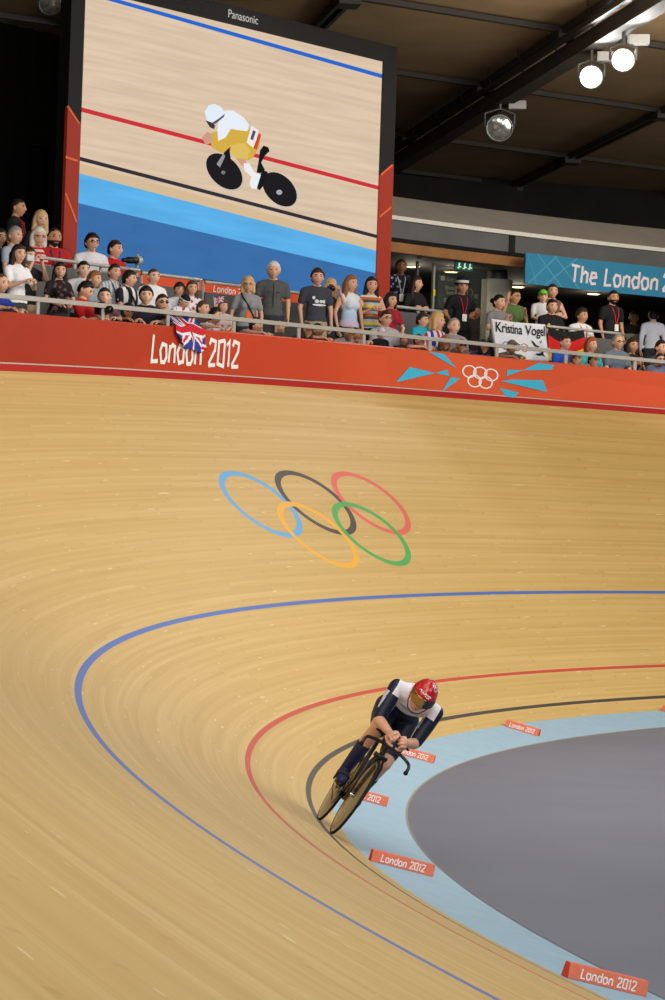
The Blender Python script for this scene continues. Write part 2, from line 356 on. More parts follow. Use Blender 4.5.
tag(surf('trim_6', g0, 10.4, 60, lambda s: [wp(s, 3.12, 4.99), wp(s, 3.20, 4.97), wp(s, 3.20, 5.03)], mat('black_channel', (14, 14, 15), .6), smooth=False), kind='structure')
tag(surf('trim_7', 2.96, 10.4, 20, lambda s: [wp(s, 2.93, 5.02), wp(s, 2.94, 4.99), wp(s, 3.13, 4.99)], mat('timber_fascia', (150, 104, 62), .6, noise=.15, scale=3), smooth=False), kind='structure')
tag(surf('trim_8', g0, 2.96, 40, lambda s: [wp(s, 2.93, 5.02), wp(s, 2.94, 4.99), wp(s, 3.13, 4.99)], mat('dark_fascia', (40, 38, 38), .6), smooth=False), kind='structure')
mb = MB()
for u in (512.5,):
    s_ = sh(u, 242, 5)[0]; mb.add(*strip(s_-.05, s_+.05, 2, lambda s: [wp(s, 3.19, 5.04), wp(s, 3.19, 5.0), wp(s, 3.53, 5.0), wp(s, 3.53, 5.04)], True)[:2])
tag(mb.build('trim_9', mat('black_mullion', (20, 20, 20), .6)), kind='structure')

# ---- roof
ZC = 12.0
mb = MB(); mb.add([(8, -40, ZC), (70, -40, ZC), (70, 34, ZC), (8, 34, ZC)], [(0, 1, 2, 3)])
ceiling = tag(mb.build('ceiling', mat('timber_roof_panels', (186, 158, 122), .7, noise=.1, scale=.8)), kind='structure')
STEEL = mat('dark_roof_steel', (74, 70, 66), .7)
def beam(a, b, wdt, hgt, z, name='roof_beam', m=STEEL):
    a = np.array(a, float); b = np.array(b, float); c = (a+b)/2; d = b-a; L_ = np.linalg.norm(d); ang = math.atan2(d[1], d[0])
    mb = MB(); mb.box((0, 0, 0), (L_, wdt, hgt)); o = mb.build(name, m, ceiling); o.location = (c[0], c[1], z); o.rotation_euler = (0, 0, ang); return o
du = np.array([math.cos(math.radians(160.3)), math.sin(math.radians(160.3))]); dn = np.array([-du[1], du[0]])
base = at_z(490, 77, ZC)[:2]; sp_ = abs((at_z(637, 120, ZC)[:2]-base)@dn)
for k in (-3, -2, -1, 0, 1, 2, 3):
    o_ = base+dn*sp_*k*(1 if (at_z(637, 120, ZC)[:2]-base)@dn > 0 else -1)
    for e in (-.09, .09): beam(o_+dn*e-du*26, o_+dn*e+du*26, .07, .14, ZC-.12)
dc = np.array([math.cos(math.radians(-86)), math.sin(math.radians(-86))])
for x_, y_ in ((23.6, 4.9), (30.45, 4.9), (36.85, 2.0), (44.55, -4.0), (50.3, -8)):
    c_ = np.array([x_, y_]); beam(c_-dc*30, c_+dc*30, .12, .1, ZC-.09); beam(c_+np.array([.35, 0])-dc*30, c_+np.array([.35, 0])+dc*30, .05, .05, ZC-.05)
    for k in range(-3, 4):                                         # clamp plates where the beams cross
        o_ = base+dn*sp_*k; A_ = np.array([du, -dc]).T; t_ = np.linalg.solve(A_, c_-o_); q_ = o_+du*t_[0]
        mb = MB(); mb.box((0, 0, 0), (.55, .4, .16)); p_ = mb.build('clamp_plate', STEEL, ceiling); p_.location = (q_[0], q_[1], ZC-.2); p_.rotation_euler = (0, 0, math.radians(160))
TZ = 11.45
t0, t1 = at_z(665, -2, TZ)[:2], at_z(395, 166, TZ)[:2]; td = (t1-t0)/np.linalg.norm(t1-t0); tn = np.array([-td[1], td[0]])
beam(t0-td*12, t1+td*10, .34, .30, TZ+.02, 'roof_truss', mat('truss_steel', (84, 78, 72), .75))
for e in (-.3, .3): beam(t0-td*12+tn*e, t1+td*10+tn*e, .10, .10, TZ+.2, 'truss_chord')
for k in range(14):                                                # stays from the truss up to the panels
    p_ = t0-td*6+td*2.6*k; mb = MB(); mb.tube([(p_[0], p_[1], TZ+.1), (p_[0]-.9, p_[1]+.8, ZC-.05)], .018, 6); mb.build('stay_rod', STEEL, ceiling)
# ================================================================ big screen
SK = 1.05
def sk(p): return CAM+SK*(np.array(p)-CAM)
SBL, SBR, STL = sk((24.1911, 17.2801, 6.2171)), sk((26.7312, 10.7636, 6.2171)), sk((24.1912, 17.2801, 10.1652))
SX = (SBR-SBL); SWD = np.linalg.norm(SX); SX /= SWD; SHT = STL[2]-SBL[2]; SN = np.array([SX[1], -SX[0], 0.0]); SN = SN if SN@(CAM-SBL) > 0 else -SN
def spx(u, v):
    d = ray(u, v); t = ((SBL-CAM)@SN)/(d@SN); q = CAM+d*t-SBL; return q@SX, q[2]
def sp3(x, y, z=0.0): return SBL+SX*x+np.array([0, 0, y])+SN*z
root = empty('video_screen', tuple(sp3(SWD/2, -1.75)))
tag(root, 'giant lit video screen with black and red frame showing a racing cyclist', 'screen', )
def child(mb, name, mats, smooth=False, parent=None):
    o = mb.build(name, mats, None, smooth); p = parent or root; o.parent = p
    loc = Vector((0, 0, 0)); q = p
    while q is not None: loc += q.location; q = q.parent
    o.location = -loc; return o
def sbox(mb, x0, x1, y0, y1, z0, z1, mi=0):
    V = [sp3(x, y, z) for z in (z0, z1) for y in (y0, y1) for x in (x0, x1)]
    return mb.add(V, [(0, 2, 3, 1), (4, 5, 7, 6), (0, 1, 5, 4), (2, 6, 7, 3), (0, 4, 6, 2), (1, 3, 7, 5)], mi)
BLK = mat('black_screen_casing', (20, 20, 22), .5); REDP = mat('red_screen_panel', (170, 54, 36), .5, noise=.04); REDL = mat('orange_line_print', (236, 110, 60), .5, noise=0)
xl = spx(65, 150)[0]; xr = spx(393, 150)[0]; yt = spx(394.5, 47)[1]
mb = MB(); sbox(mb, xl+.02, xr-.02, -.05, yt-.02, -.22, -.03); child(mb, 'cabinet', BLK)
yb = spx(64, 262)[1]; ym1, ym2 = spx(66, 106)[1], spx(78, 124)[1]; ym3, ym4 = spx(379, 175)[1], spx(391, 164)[1]
mb = MB()
for P in ([(xl, ym1), (0, ym2), (0, yt), (xl, yt)], [(SWD, ym3), (xr, ym4), (xr, yt), (SWD, yt)], [(0, SHT), (SWD, SHT), (SWD, yt), (0, yt)]):
    V = [sp3(x, y, .03) for x, y in P]+[sp3(x, y, -.03) for x, y in P]; n = len(P); mb.add(V, [tuple(range(n)), tuple(range(n, 2*n))[::-1]]+[(i, i+n, (i+1) % n+n, (i+1) % n) for i in range(n)])
child(mb, 'bezel', BLK)
for P, LN in (([(xl, -1.0), (0, -1.0), (0, ym2), (xl, ym1)], (((66, 106), (78, 124)), ((64, 157), (76, 161)), ((64, 193), (75, 222)))), ([(SWD, -1.7), (xr, -1.7), (xr, ym4), (SWD, ym3)], (((379.5, 175), (391, 165)), ((378, 217), (390, 207))))):
    mb = MB(); V = [sp3(x, y, .03) for x, y in P]+[sp3(x, y, -.03) for x, y in P]; n = len(P); mb.add(V, [tuple(range(n)), tuple(range(n, 2*n))[::-1]]+[(i, i+n, (i+1) % n+n, (i+1) % n) for i in range(n)])
    for a, b in LN:
        q = stroke_quads([spx(*a), spx(*b)], .035)
        for Q_ in q: mb.add([sp3(*p, .034) for p in Q_], [(0, 1, 2, 3)], 1)
    child(mb, 'red_side_panel', [REDP, REDL])
mb = MB(); sbox(mb, -.05, SWD+.05, -1.72, -.02, -.2, .0); child(mb, 'orange_skirt', mat('orange_skirt', (240, 92, 52), .5, noise=.04))
mb = MB(); x0, y0 = spx(213, 291.5); dx_ = 0
for wd_ in ('London', '2012'):
    Q, wd = write(wd_, .10, .16, .2); mb = MB(); quads_mesh(Q, lambda x, y: sp3(x0+(x+dx_)*1.3, y0+y, .012), mb); child(mb, 'skirt_lettering', WHITE); dx_ += wd+.06
mb = MB(); V, F = font_mesh('Panasonic', .19); x0, y0 = spx(241.5, 17.5); mb.add([sp3(x0+p[0], y0+p[1], .036) for p in V], F); child(mb, 'maker_lettering', mat('silver_lettering', (205, 205, 205), .4, emit=.25, noise=0))
# the picture, an emitting display
def emat(name, rgb, k=1.0, noise=.05, sx=1.0, sy=1.0, scale=6):
    m = bpy.data.materials.new(name); m.use_nodes = True; N = m.node_tree.nodes; L = m.node_tree.links; N.remove(N['Principled BSDF'])
    e = N.new('ShaderNodeEmission'); e.inputs[0].default_value = lin(rgb); e.inputs[1].default_value = k; L.new(e.outputs[0], N['Material Output'].inputs[0])
    if noise:
        uv = N.new('ShaderNodeUVMap'); mp = N.new('ShaderNodeMapping'); mp.inputs['Rotation'].default_value = (0, 0, .20); mp.inputs['Scale'].default_value = (sx, sy, 1); L.new(uv.outputs[0], mp.inputs[0])
        n = N.new('ShaderNodeTexNoise'); n.inputs['Scale'].default_value = scale; n.inputs['Detail'].default_value = 4; L.new(mp.outputs[0], n.inputs['Vector'])
        r = N.new('ShaderNodeMapRange'); r.inputs['From Min'].default_value = .3; r.inputs['From Max'].default_value = .7; r.inputs['To Min'].default_value = 1-noise; r.inputs['To Max'].default_value = 1+noise; L.new(n.outputs['Fac'], r.inputs[0])
        s_ = N.new('ShaderNodeVectorMath'); s_.operation = 'SCALE'; s_.inputs[0].default_value = lin(rgb)[:3]; L.new(r.outputs[0], s_.inputs['Scale']); L.new(s_.outputs[0], e.inputs[0])
    return m
PM = []; pmb = MB(); PUV = []
def pic(P, rgb, z, noise=.0, raw=False, **kw):
    PM.append(emat('display_colour', rgb, noise=noise, **kw)); Q = [p if raw else spx(*p) for p in P]
    pmb.add([sp3(x, y, z) for x, y in Q], [tuple(range(len(Q)))], len(PM)-1); PUV.extend(Q)
def yline(px, m): return m
# broad bands run right across the display
def edge_y(x, a, b):
    (xa, ya), (xb, yb_) = spx(*a), spx(*b); return ya+(yb_-ya)*(x-xa)/(xb-xa)
def band(a0, b0, a1, b1, rgb, z, **kw):
    top = [(x, max(0, min(SHT, edge_y(x, a0, b0)))) for x in np.linspace(0, SWD, 9)]; bot = [(x, max(0, min(SHT, edge_y(x, a1, b1)))) for x in np.linspace(SWD, 0, 9)]
    pic(top+bot, rgb, z, raw=True, **kw)
pic([(0, 0), (SWD, 0), (SWD, SHT), (0, SHT)], (219, 195, 169), .002, raw=True, noise=.09, sx=.25, sy=6, scale=2.2)
band((78, 163), (375, 242), (78, 174), (375, 251), (214, 188, 150), .003)
band((78, 173), (375.5, 250.5), (77.6, 203), (375, 273), (92, 176, 232), .004, noise=.10, sx=.3, sy=3, scale=2)
band((77.6, 203), (375, 273), (75, 280), (374, 320), (60, 110, 168), .004, noise=.06, sx=.5, sy=2, scale=2)
band((115, -1.5), (382.5, 74.5), (115, 2.5), (382.5, 78.5), (40, 104, 206), .004)
band((80, 107), (377, 185.5), (80, 111.5), (377, 189.5), (206, 52, 62), .004)
band((79, 156.5), (375.5, 234.5), (79, 160.5), (375.5, 238), (52, 50, 56), .004)
def zz(P): return [(180+x/4.75, 90+y/4.75) for x, y in P]
def ell(cx, cy, a, b, ang, n=28):
    A = math.radians(ang); return [(cx+a*math.cos(t)*math.cos(A)-b*math.sin(t)*math.sin(A), cy+a*math.cos(t)*math.sin(A)+b*math.sin(t)*math.cos(A)) for t in np.linspace(0, 2*math.pi, n, endpoint=False)]
pic(zz(ell(478, 478, 98, 66, 45)), (205, 196, 184), .005); pic(zz(ell(214, 394, 104, 68, 45)), (200, 190, 178), .005)
pic(zz(ell(472, 472, 97, 64, 45)), (32, 30, 32), .006); pic(zz(ell(209, 387, 103, 66, 45)), (32, 30, 32), .006)
pic(zz(ell(470, 486, 14, 12, 0)), (170, 170, 176), .007); pic(zz(ell(204, 392, 10, 9, 0)), (120, 120, 124), .007)
pic(zz([(172, 352), (212, 290), (222, 296), (188, 368)]), (150, 150, 156), .007)
pic(zz([(205, 300), (232, 272), (240, 330), (222, 332)]), (30, 28, 30), .0075)
pic(zz([(362, 440), (390, 380), (415, 388), (412, 430), (378, 476), (366, 470)]), (28, 28, 30), .007)
pic(zz([(378, 288), (395, 264), (418, 272), (424, 290), (402, 312), (384, 345), (402, 380), (378, 396), (362, 392), (372, 336)]), (26, 26, 28), .007)
pic(zz([(262, 322), (312, 328), (312, 362), (290, 358)]), (214, 158, 128), .007)
pic(zz([(300, 348), (328, 348), (348, 388), (382, 404), (362, 470), (338, 468), (328, 440), (338, 412), (306, 384)]), (238, 238, 242), .008)
pic(zz([(150, 200), (185, 195), (240, 183), (325, 190), (345, 180), (382, 215), (376, 270), (345, 320), (325, 334), (265, 324), (238, 296), (244, 264), (200, 302), (150, 272), (142, 240)]), (214, 174, 70), .008)
pic(zz([(240, 262), (300, 250), (330, 285), (320, 328), (262, 322), (236, 296)]), (222, 190, 96), .0085)
pic(zz([(102, 225), (128, 198), (152, 212), (148, 250), (120, 262)]), (206, 156, 132), .009)
pic(zz([(183, 130), (212, 98), (250, 98), (300, 130), (326, 165), (318, 196), (270, 190), (240, 184), (214, 226), (180, 242), (175, 190)]), (232, 238, 248), .009)
pic(zz([(338, 168), (372, 192), (350, 278), (314, 250)]), (240, 232, 228), .0095)
pic(zz([(372, 205), (384, 212), (362, 284), (346, 276)]), (206, 74, 58), .0097)
pic(zz([(345, 190), (358, 198), (344, 240), (332, 232)]), (70, 80, 120), .0099)
pic(zz([(120, 145), (150, 150), (165, 170), (160, 186), (140, 178)]), (70, 56, 60), .0095)
pic(zz([(115, 104), (135, 72), (160, 66), (190, 78), (208, 104), (184, 138), (152, 156), (126, 146)]), (226, 236, 250), .010)
pic(zz([(150, 156), (184, 134), (212, 112), (206, 128), (180, 150), (164, 162)]), (84, 88, 110), .0105)
po = child(pmb, 'display_picture', PM); ul = po.data.uv_layers.new(name='UVMap')
for lp in po.data.loops: ul.data[lp.index].uv = PUV[lp.vertex_index]

# ================================================================ black curtain left of the screen
mb = MB(); ss = np.linspace(9.6, 17, 60)
V, F, _, _ = strip(9.6, 18.5, 140, lambda s: [wp(s, h, 6.6+.05*math.sin(s*22)) for h in (0, 3, 6.05)]); mb.add(V, F)
o = mb.build('blackout_curtain', mat('black_drape', (13, 13, 14), .9, noise=.2), smooth=True); tag(o, 'tall black drape hanging beside the left edge of the big screen', 'curtain'); m_ = o.modifiers.new('t', 'SOLIDIFY'); m_.thickness = .02

# ================================================================ floodlights on the roof truss
def floodlight(u, v, z, rpx, lit, label, look):
    c = at_z(u, v, z); dist = (c-CAM)@FW; R_ = rpx/FPX*dist
    t = empty('floodlight', tuple(c)); tag(t, label, 'floodlight', 'floodlights on the roof truss')
    d = Vector(look)-Vector(c); M_ = np.array(d.to_track_quat('Z', 'Y').to_matrix())
    mb = MB(); prof = [(-.42*R_*2, R_*.35), (-.40*R_*2, R_*.55), (-.2*R_*2, R_*.85), (0, R_), (.08*R_, R_*1.06), (.14*R_, R_*1.04), (.14*R_, R_*.94), (.06*R_, R_*.92)]
    th = np.arange(24)*2*math.pi/24; V = np.concatenate([np.stack([r*np.cos(th), r*np.sin(th), np.full(24, z_)], 1) for z_, r in prof])@M_.T
    F = [(i*24+k, i*24+(k+1) % 24, (i+1)*24+(k+1) % 24, (i+1)*24+k) for i in range(len(prof)-1) for k in range(24)]+[tuple(range(24))[::-1]]
    mb.add(V, F); mb.build('housing', mat('lamp_housing', (150, 150, 150), .35, metal=.6), t, True)
    mb = MB(); V = np.concatenate([np.stack([r*np.cos(th), r*np.sin(th), np.full(24, z_)], 1) for z_, r in ((.02*R_, R_*.93), (.10*R_, R_*.6), (.13*R_, R_*.05))])@M_.T
    mb.add(V, [(i*24+k, i*24+(k+1) % 24, (i+1)*24+(k+1) % 24, (i+1)*24+k) for i in range(2) for k in range(24)]+[tuple(range(48, 72))])
    mb.build('lens', mat('lit_lamp_glass', (255, 252, 240), .3, emit=14, noise=0) if lit else mat('unlit_lamp_glass', (150, 152, 146), .12, metal=.5, noise=.5, scale=14, spec=.8), t, True)
    side = M_[:, 0]; upv = np.array([0, 0, 1.])
    mb = MB(); mb.tube([side*R_*1.1, side*R_*1.15+upv*R_*1.1, upv*R_*1.5, -side*R_*1.15+upv*R_*1.1, -side*R_*1.1], .025, 8); mb.build('yoke', mat('yoke_steel', (110, 110, 110), .5, metal=.5), t, True)
    mb = MB(); mb.box(upv*R_*1.75+RT*R_*1.3, (.36, .24, .17), 0, np.stack([RT, FW, UP], 1)); bevel(mb.build('ballast_box', mat('grey_ballast_box', (190, 190, 188), .5), t), .01)
    mb = MB(); mb.tube([upv*R_*1.4, upv*(TZ+.0-c[2]+.02)], .03, 8); mb.build('hanger', mat('yoke_steel', (110, 110, 110), .5, metal=.5), t)
    if lit:
        l = bpy.data.lights.new('floodlight_beam', 'SPOT'); l.energy = 500; l.spot_size = 1.6; l.shadow_soft_size = .15; lo = bpy.data.objects.new('floodlight_beam', l); COL.objects.link(lo); lo.parent = t
        dn_ = np.array(d.normalized()); lo.location = dn_*R_*.4; lo.rotation_euler = d.to_track_quat('-Z', 'Y').to_euler()
    return t
TZL = TZ-.62
floodlight(591, 77, TZL, 11.5, True, 'lit round floodlight, the lower left one of the glaring pair', tuple(CAM+np.array([2, 0, 0])))
floodlight(623, 60, TZL, 11.5, True, 'lit round floodlight, the upper right one of the glaring pair', tuple(CAM+np.array([3, 0, 0])))
floodlight(499.5, 128, TZL, 13, False, 'unlit round floodlight with clear glass hanging right of the big screen', tuple(CAM+np.array([6, -6, -3])))
floodlight(50, 4, 10.9, 11, False, 'unlit clear floodlight above the black drape in the upper left corner', tuple(CAM+np.array([10, 0, -3])))

# ================================================================ blue name banner on the gallery
bt = empty('name_banner', tuple(wp(1.5, 2.6, 4.5))); tag(bt, 'long blue banner with white lettering hung under the gallery edge', 'banner')
mb = MB(); V, F, _, _ = strip(3.225, -5.0, 60, lambda s: [wp(s, 2.575, 4.5), wp(s, 3.16, 4.5), wp(s, 3.16, 4.53), wp(s, 2.575, 4.53)], True); mb.add(V, F); child(mb, 'banner_cloth', mat('blue_banner', (50, 132, 168), .6, noise=.06, scale=2), parent=bt)
mb = MB(); bs = 3.225
for a, b in ((.05, .55), (.35, .9), (.65, .2), (.95, .5), (.2, -.1)):
    for q in stroke_quads([(a, .0), (b, .58)], .022): mb.add([wp(bs-min(max(x, .02), 1.1), 2.58+y, 4.494) for x, y in q], [(0, 1, 2, 3)])
child(mb, 'lattice_print', mat('pale_blue_print', (84, 158, 190), .6, noise=0), parent=bt)
a0 = sh(571, 282, 4.5); a1 = sh(657, 290.5, 4.5); Q, wd = write('The London', .27, .16, .17); Q2, _ = write('2012', .27, .16, .17); kx = (a0[0]-a1[0])/wd
mb = MB(); quads_mesh(Q, lambda x, y: wp(a0[0]-x*kx, 2.70+y*1.2, 4.49), mb); quads_mesh(Q2, lambda x, y: wp(a0[0]-(x+wd+.11)*kx, 2.70+y*1.2, 4.49), mb)
child(mb, 'banner_lettering', mat('pale_pink_lettering', (232, 222, 224), .6, noise=0), parent=bt)

# ================================================================ concourse: pillar, signs, lights, glass
pc = sh(495.5, 330, 5.9); PTOP = min(2.75, sh(495.5, 274, 5.9)[1])
t = empty('concrete_pillar', tuple(wp(pc[0], 0, 5.9))); tag(t, 'round bare concrete pillar with a dark collar behind the clapping couple', 'pillar')
mb = MB(); mb.tube([(0, 0, 0), (0, 0, .02), (0, 0, PTOP)], [.30, .30, .30], 32); mb.build('shaft', mat('pillar_concrete', (176, 172, 158), .8, noise=.12, scale=3), t, True)
mb = MB(); mb.tube([(0, 0, PTOP), (0, 0, PTOP+.02), (0, 0, PTOP+.15), (0, 0, 2.93)], [.22, .22, .19, .19], 24); mb.build('collar', mat('dark_collar', (52, 52, 52), .5, metal=.3), t, True)
def flat_box(name, u, v, out, wpx, hpx, mats, th=.04, parent=None):
    s_, h_ = sh(u, v, out); p, n, tt, b = frame(s_); c = wp(s_, h_, out); k = (c-CAM)@FW/FPX; w_ = wpx*k/max(.3, abs(tt@RT)); R = np.stack([-tt, n, np.array([0, 0, 1.])], 1)
    mb = MB(); mb.box((0, 0, 0), (w_, th, hpx*k), 0, R); o = mb.build(name, mats, parent); return o, c, R, w_, hpx*k
def sign(name, u, v, out, wpx, hpx, rgb, label, cat, emit=0.0):
    s_, h_ = sh(u, v, out); c = wp(s_, h_, out); t = empty(name, tuple(c)); tag(t, label, cat)
    o, c, R, w_, hh = flat_box('sign_board', u, v, out, wpx, hpx, mat(name, rgb, .5, emit=emit, noise=.03), parent=t); return t, R, w_, hh
es, R, w_, hh = sign('exit_sign', 463.5, 266.5, 5.2, 18, 8, (30, 74, 62), 'small green and white exit sign hanging above the police officer', 'sign', .35)
for cx_ in (-.30, .02, .32):
    mb = MB()
    for dx, dy, sx, sy in ((0, .1, .07, .5), (.05, -.1, .14, .16), (-.05, -.25, .12, .14), (.02, .33, .07, .16)):
        mb.box(R@np.array([(cx_+dx)*w_, -.024, dy*hh]), (sx*w_, .004, sy*hh), 0, R)
    mb.build('sign_pictogram', mat('sign_pictogram', (190, 236, 214), .5, emit=.35, noise=0), es)
wy, R, w_, hh = sign('wayfinding_board', 458, 293, 7.5, 42, 33, (86, 86, 84), 'dull grey wayfinding board with small white lettering behind the police officer', 'sign')
mb = MB()
for tx, x_, y_, sz in (('1', -.07, .02, .30), ('1', .0, .02, .30), ('1', .21, -.02, .30), ('2', .31, -.02, .30), ('Block', -.22, .12, .11), ('Seats', -.20, -.02, .11), ('Block', -.24, -.26, .11), ('Exit', -.22, .38, .10)):
    mb = MB(); V, F = font_mesh(tx, sz); mb.add([R@np.array([x_*w_+p[0], -.026, y_*hh+p[1]]) for p in V], F); mb.build('sign_lettering', mat('sign_white', (214, 214, 210), .6, noise=0), wy)
for x_, y_ in ((-.40, .40), (.43, -.05)):
    mb = MB(); mb.box(R@np.array([x_*w_, -.024, y_*hh]), (.1*w_, .004, .14*hh), 0, R); mb.build('sign_pictogram', mat('sign_white', (214, 214, 210), .6, noise=0), wy)
for (u, v, lb) in ((413, 266.5, 'flat round ceiling downlight above the woman in the black jacket'), (451.5, 263.5, 'flat round ceiling downlight left of the green exit sign'), (518, 284.8, 'flat round ceiling downlight just left of the blue banner'), (593.5, 291, 'flat round ceiling downlight under the blue banner')):
    out = 6.6 if u < 500 else 8.0; s_, h_ = sh(u, v, out); c = wp(s_, 2.90, out); k_ = sh(u, v, out)
    hh_ = h_ if h_ < 2.93 else 2.9
    t = empty('downlight', tuple(wp(s_, hh_, out))); tag(t, lb, 'light', 'concourse downlights')
    mb = MB(); mb.tube([(0, 0, .0), (0, 0, .02), (0, 0, max(.05, 2.94-hh_))], [.16, .15, .12], 20); mb.build('rim', mat('downlight_rim', (190, 186, 170), .5), t, True)
    mb = MB(); mb.tube([(0, 0, -.012), (0, 0, .0)], [.12, .13], 20); mb.build('diffuser', mat('downlight_glow', (255, 236, 178), .4, emit=1.6, noise=0), t, True)
    l = bpy.data.lights.new('downlight_glow', 'POINT'); l.energy = 14; l.color = (1, .9, .7); l.shadow_soft_size = .12; lo = bpy.data.objects.new('downlight_glow', l); COL.objects.link(lo); lo.parent = t; lo.location = (0, 0, -.2)
# glazed screen beside the concourse door
gs = sh(433, 290, 5.6); t = empty('glazed_screen', tuple(wp(gs[0], 0, 5.6))); tag(t, 'dark glass partition with a bright metal edge post and a yellow marker', 'partition')
p, n, tt, b = frame(gs[0]); R = np.stack([-tt, n, np.array([0, 0, 1.])], 1)
mb = MB(); mb.box(R@np.array([0, 0, 1.45]), (.045, .05, 2.9), 0, R); mb.build('edge_post', mat('bright_post', (178, 176, 166), .35, metal=.4), t)
gm = mat('smoked_glass', (60, 66, 62), .08, noise=0, spec=.6, alpha=.35); mb = MB(); mb.box(R@np.array([.72, 0, 1.45]), (1.36, .012, 2.88), 0, R); mb.build('glass_pane', gm, t)
mb = MB(); mb.box(R@np.array([-.42, 0, 1.45]), (.04, .05, 2.9), 0, R); mb.build('door_post', mat('dull_post', (92, 92, 88), .5), t)
mb = MB(); mb.box(R@np.array([0, -.03, gs[1]-.05]), (.05, .02, .12), 0, R); mb.build('marker', mat('yellow_marker', (232, 206, 40), .5), t)

# ================================================================ railings and barriers of the stand
RAIL = mat('brushed_rail_metal', (186, 182, 172), .45, metal=.2); PANEL = mat('grey_barrier_panel', (92, 92, 92), .55, noise=.05)
t = empty('handrail', tuple(wp(10, WH, .05))); tag(t, 'long flat metal handrail on posts along the top of the red wall', 'handrail')
mb = MB(); V, F, _, _ = strip(-20, 30, 301, lambda s: [wp(s, .895, .02), wp(s, .955, .02), wp(s, .955, .085), wp(s, .895, .085)], True); mb.add(V, F); child(mb, 'top_rail', RAIL, parent=t)
us = [38, 103, 168, 234, 299, 364, 430, 497, 566, 635]; sp0 = [sh(u, 300+.09*u, .05)[0] for u in us]; dsp = (sp0[0]-sp0[-1])/9
for s_ in [sp0[0]+dsp*2, sp0[0]+dsp]+sp0+[sp0[-1]-dsp*k for k in (1, 2)]:
    p, n, tt, b = frame(s_); R = np.stack([-tt, n, np.array([0, 0, 1.])], 1); mb = MB(); mb.box(wp(s_, (.72+.9)/2, .05), (.075, .02, .19), 0, R); child(mb, 'post', RAIL, parent=t)
def barrier(sa, sb, out, label, hr, h0, h1, posts, end_high=None, frames=()):
    t = empty('stand_barrier', tuple(wp((sa+sb)/2, 0, out))); tag(t, label, 'barrier', 'grey barriers inside the stand')
    n_ = max(4, int(abs(sa-sb)*5)); mb = MB(); mb.add(*strip(sa, sb, n_, lambda s: [wp(s, h0, out), wp(s, h1, out), wp(s, h1, out+.03), wp(s, h0, out+.03)], True)[:2]); child(mb, 'panel', PANEL, parent=t)
    mb = MB(); mb.tube([wp(s, hr, out+.01) for s in np.linspace(sa, sb, n_)], .026, 8); child(mb, 'rail', RAIL, True, parent=t)
    for s_ in posts:
        mb = MB(); mb.tube([wp(s_, 0, out+.055), wp(s_, (end_high if end_high and s_ == posts[-1] else hr), out+.055)], .024, 8); child(mb, 'post', RAIL, True, parent=t)
    return t
sL, sE = 15.5, sh(140, 270, 1.75)[0]
barrier(sL, sE, 1.75, 'grey barrier with metal rail at the left below the black drape', 1.66, .3, 1.56, [15.4, 14.2, sh(104, 268, 1.75)[0], sE], 1.9)
barrier(sE-.06, sh(202, 280, 1.75)[0], 1.75, 'framed grey barrier panel under the big screen, just right of the black pole', 1.63, .3, 1.47, [sE-.1, sh(201, 280, 1.75)[0]])
barrier(sh(206, 280, 1.75)[0], sh(380, 304, 1.75)[0], 1.75, 'long grey barrier behind the standing row under the big screen', 1.61, .3, 1.45, [sh(206.5, 280, 1.75)[0], 9.5, sh(379, 304, 1.75)[0]])
barrier(sh(397, 306, 1.75)[0], sh(443, 312, 1.75)[0], 1.75, 'short grey barrier in front of the dark concourse opening', 1.575, .3, 1.50, [sh(398, 306, 1.75)[0], sh(421, 309, 1.75)[0], sh(442, 312, 1.75)[0]])
barrier(sh(547, 326, 1.75)[0], sh(624, 335, 1.75)[0], 1.75, 'grey barrier with rail at the right below the blue banner', 1.52, .3, 1.40, [sh(549, 326, 1.75)[0], sh(585, 330, 1.75)[0], sh(623.5, 335, 1.75)[0]])
# black pole clamped to the end post
ps, ph = sh(132, 261, 1.70); mb = MB(); a_ = wp(*sh(123, 260, 1.7), 1.7); b_ = wp(*sh(139, 260.5, 1.7), 1.7); mb.tube([a_, a_+(b_-a_)*.3, a_+(b_-a_)*.31, b_], [.03, .03, .05, .05], 12)
mb2 = MB(); ct = empty('camera_pole', tuple((a_+b_)/2)); tag(ct, 'short black tube clamped level on the barrier end post', 'pole'); child(mb, 'tube', mat('black_rubber', (20, 20, 22), .5), True, parent=ct)
mb2.tube([b_+(b_-a_)/np.linalg.norm(b_-a_)*-.06, b_+(b_-a_)/np.linalg.norm(b_-a_)*.02], .065, 12); child(mb2, 'clamp', RAIL, True, parent=ct)

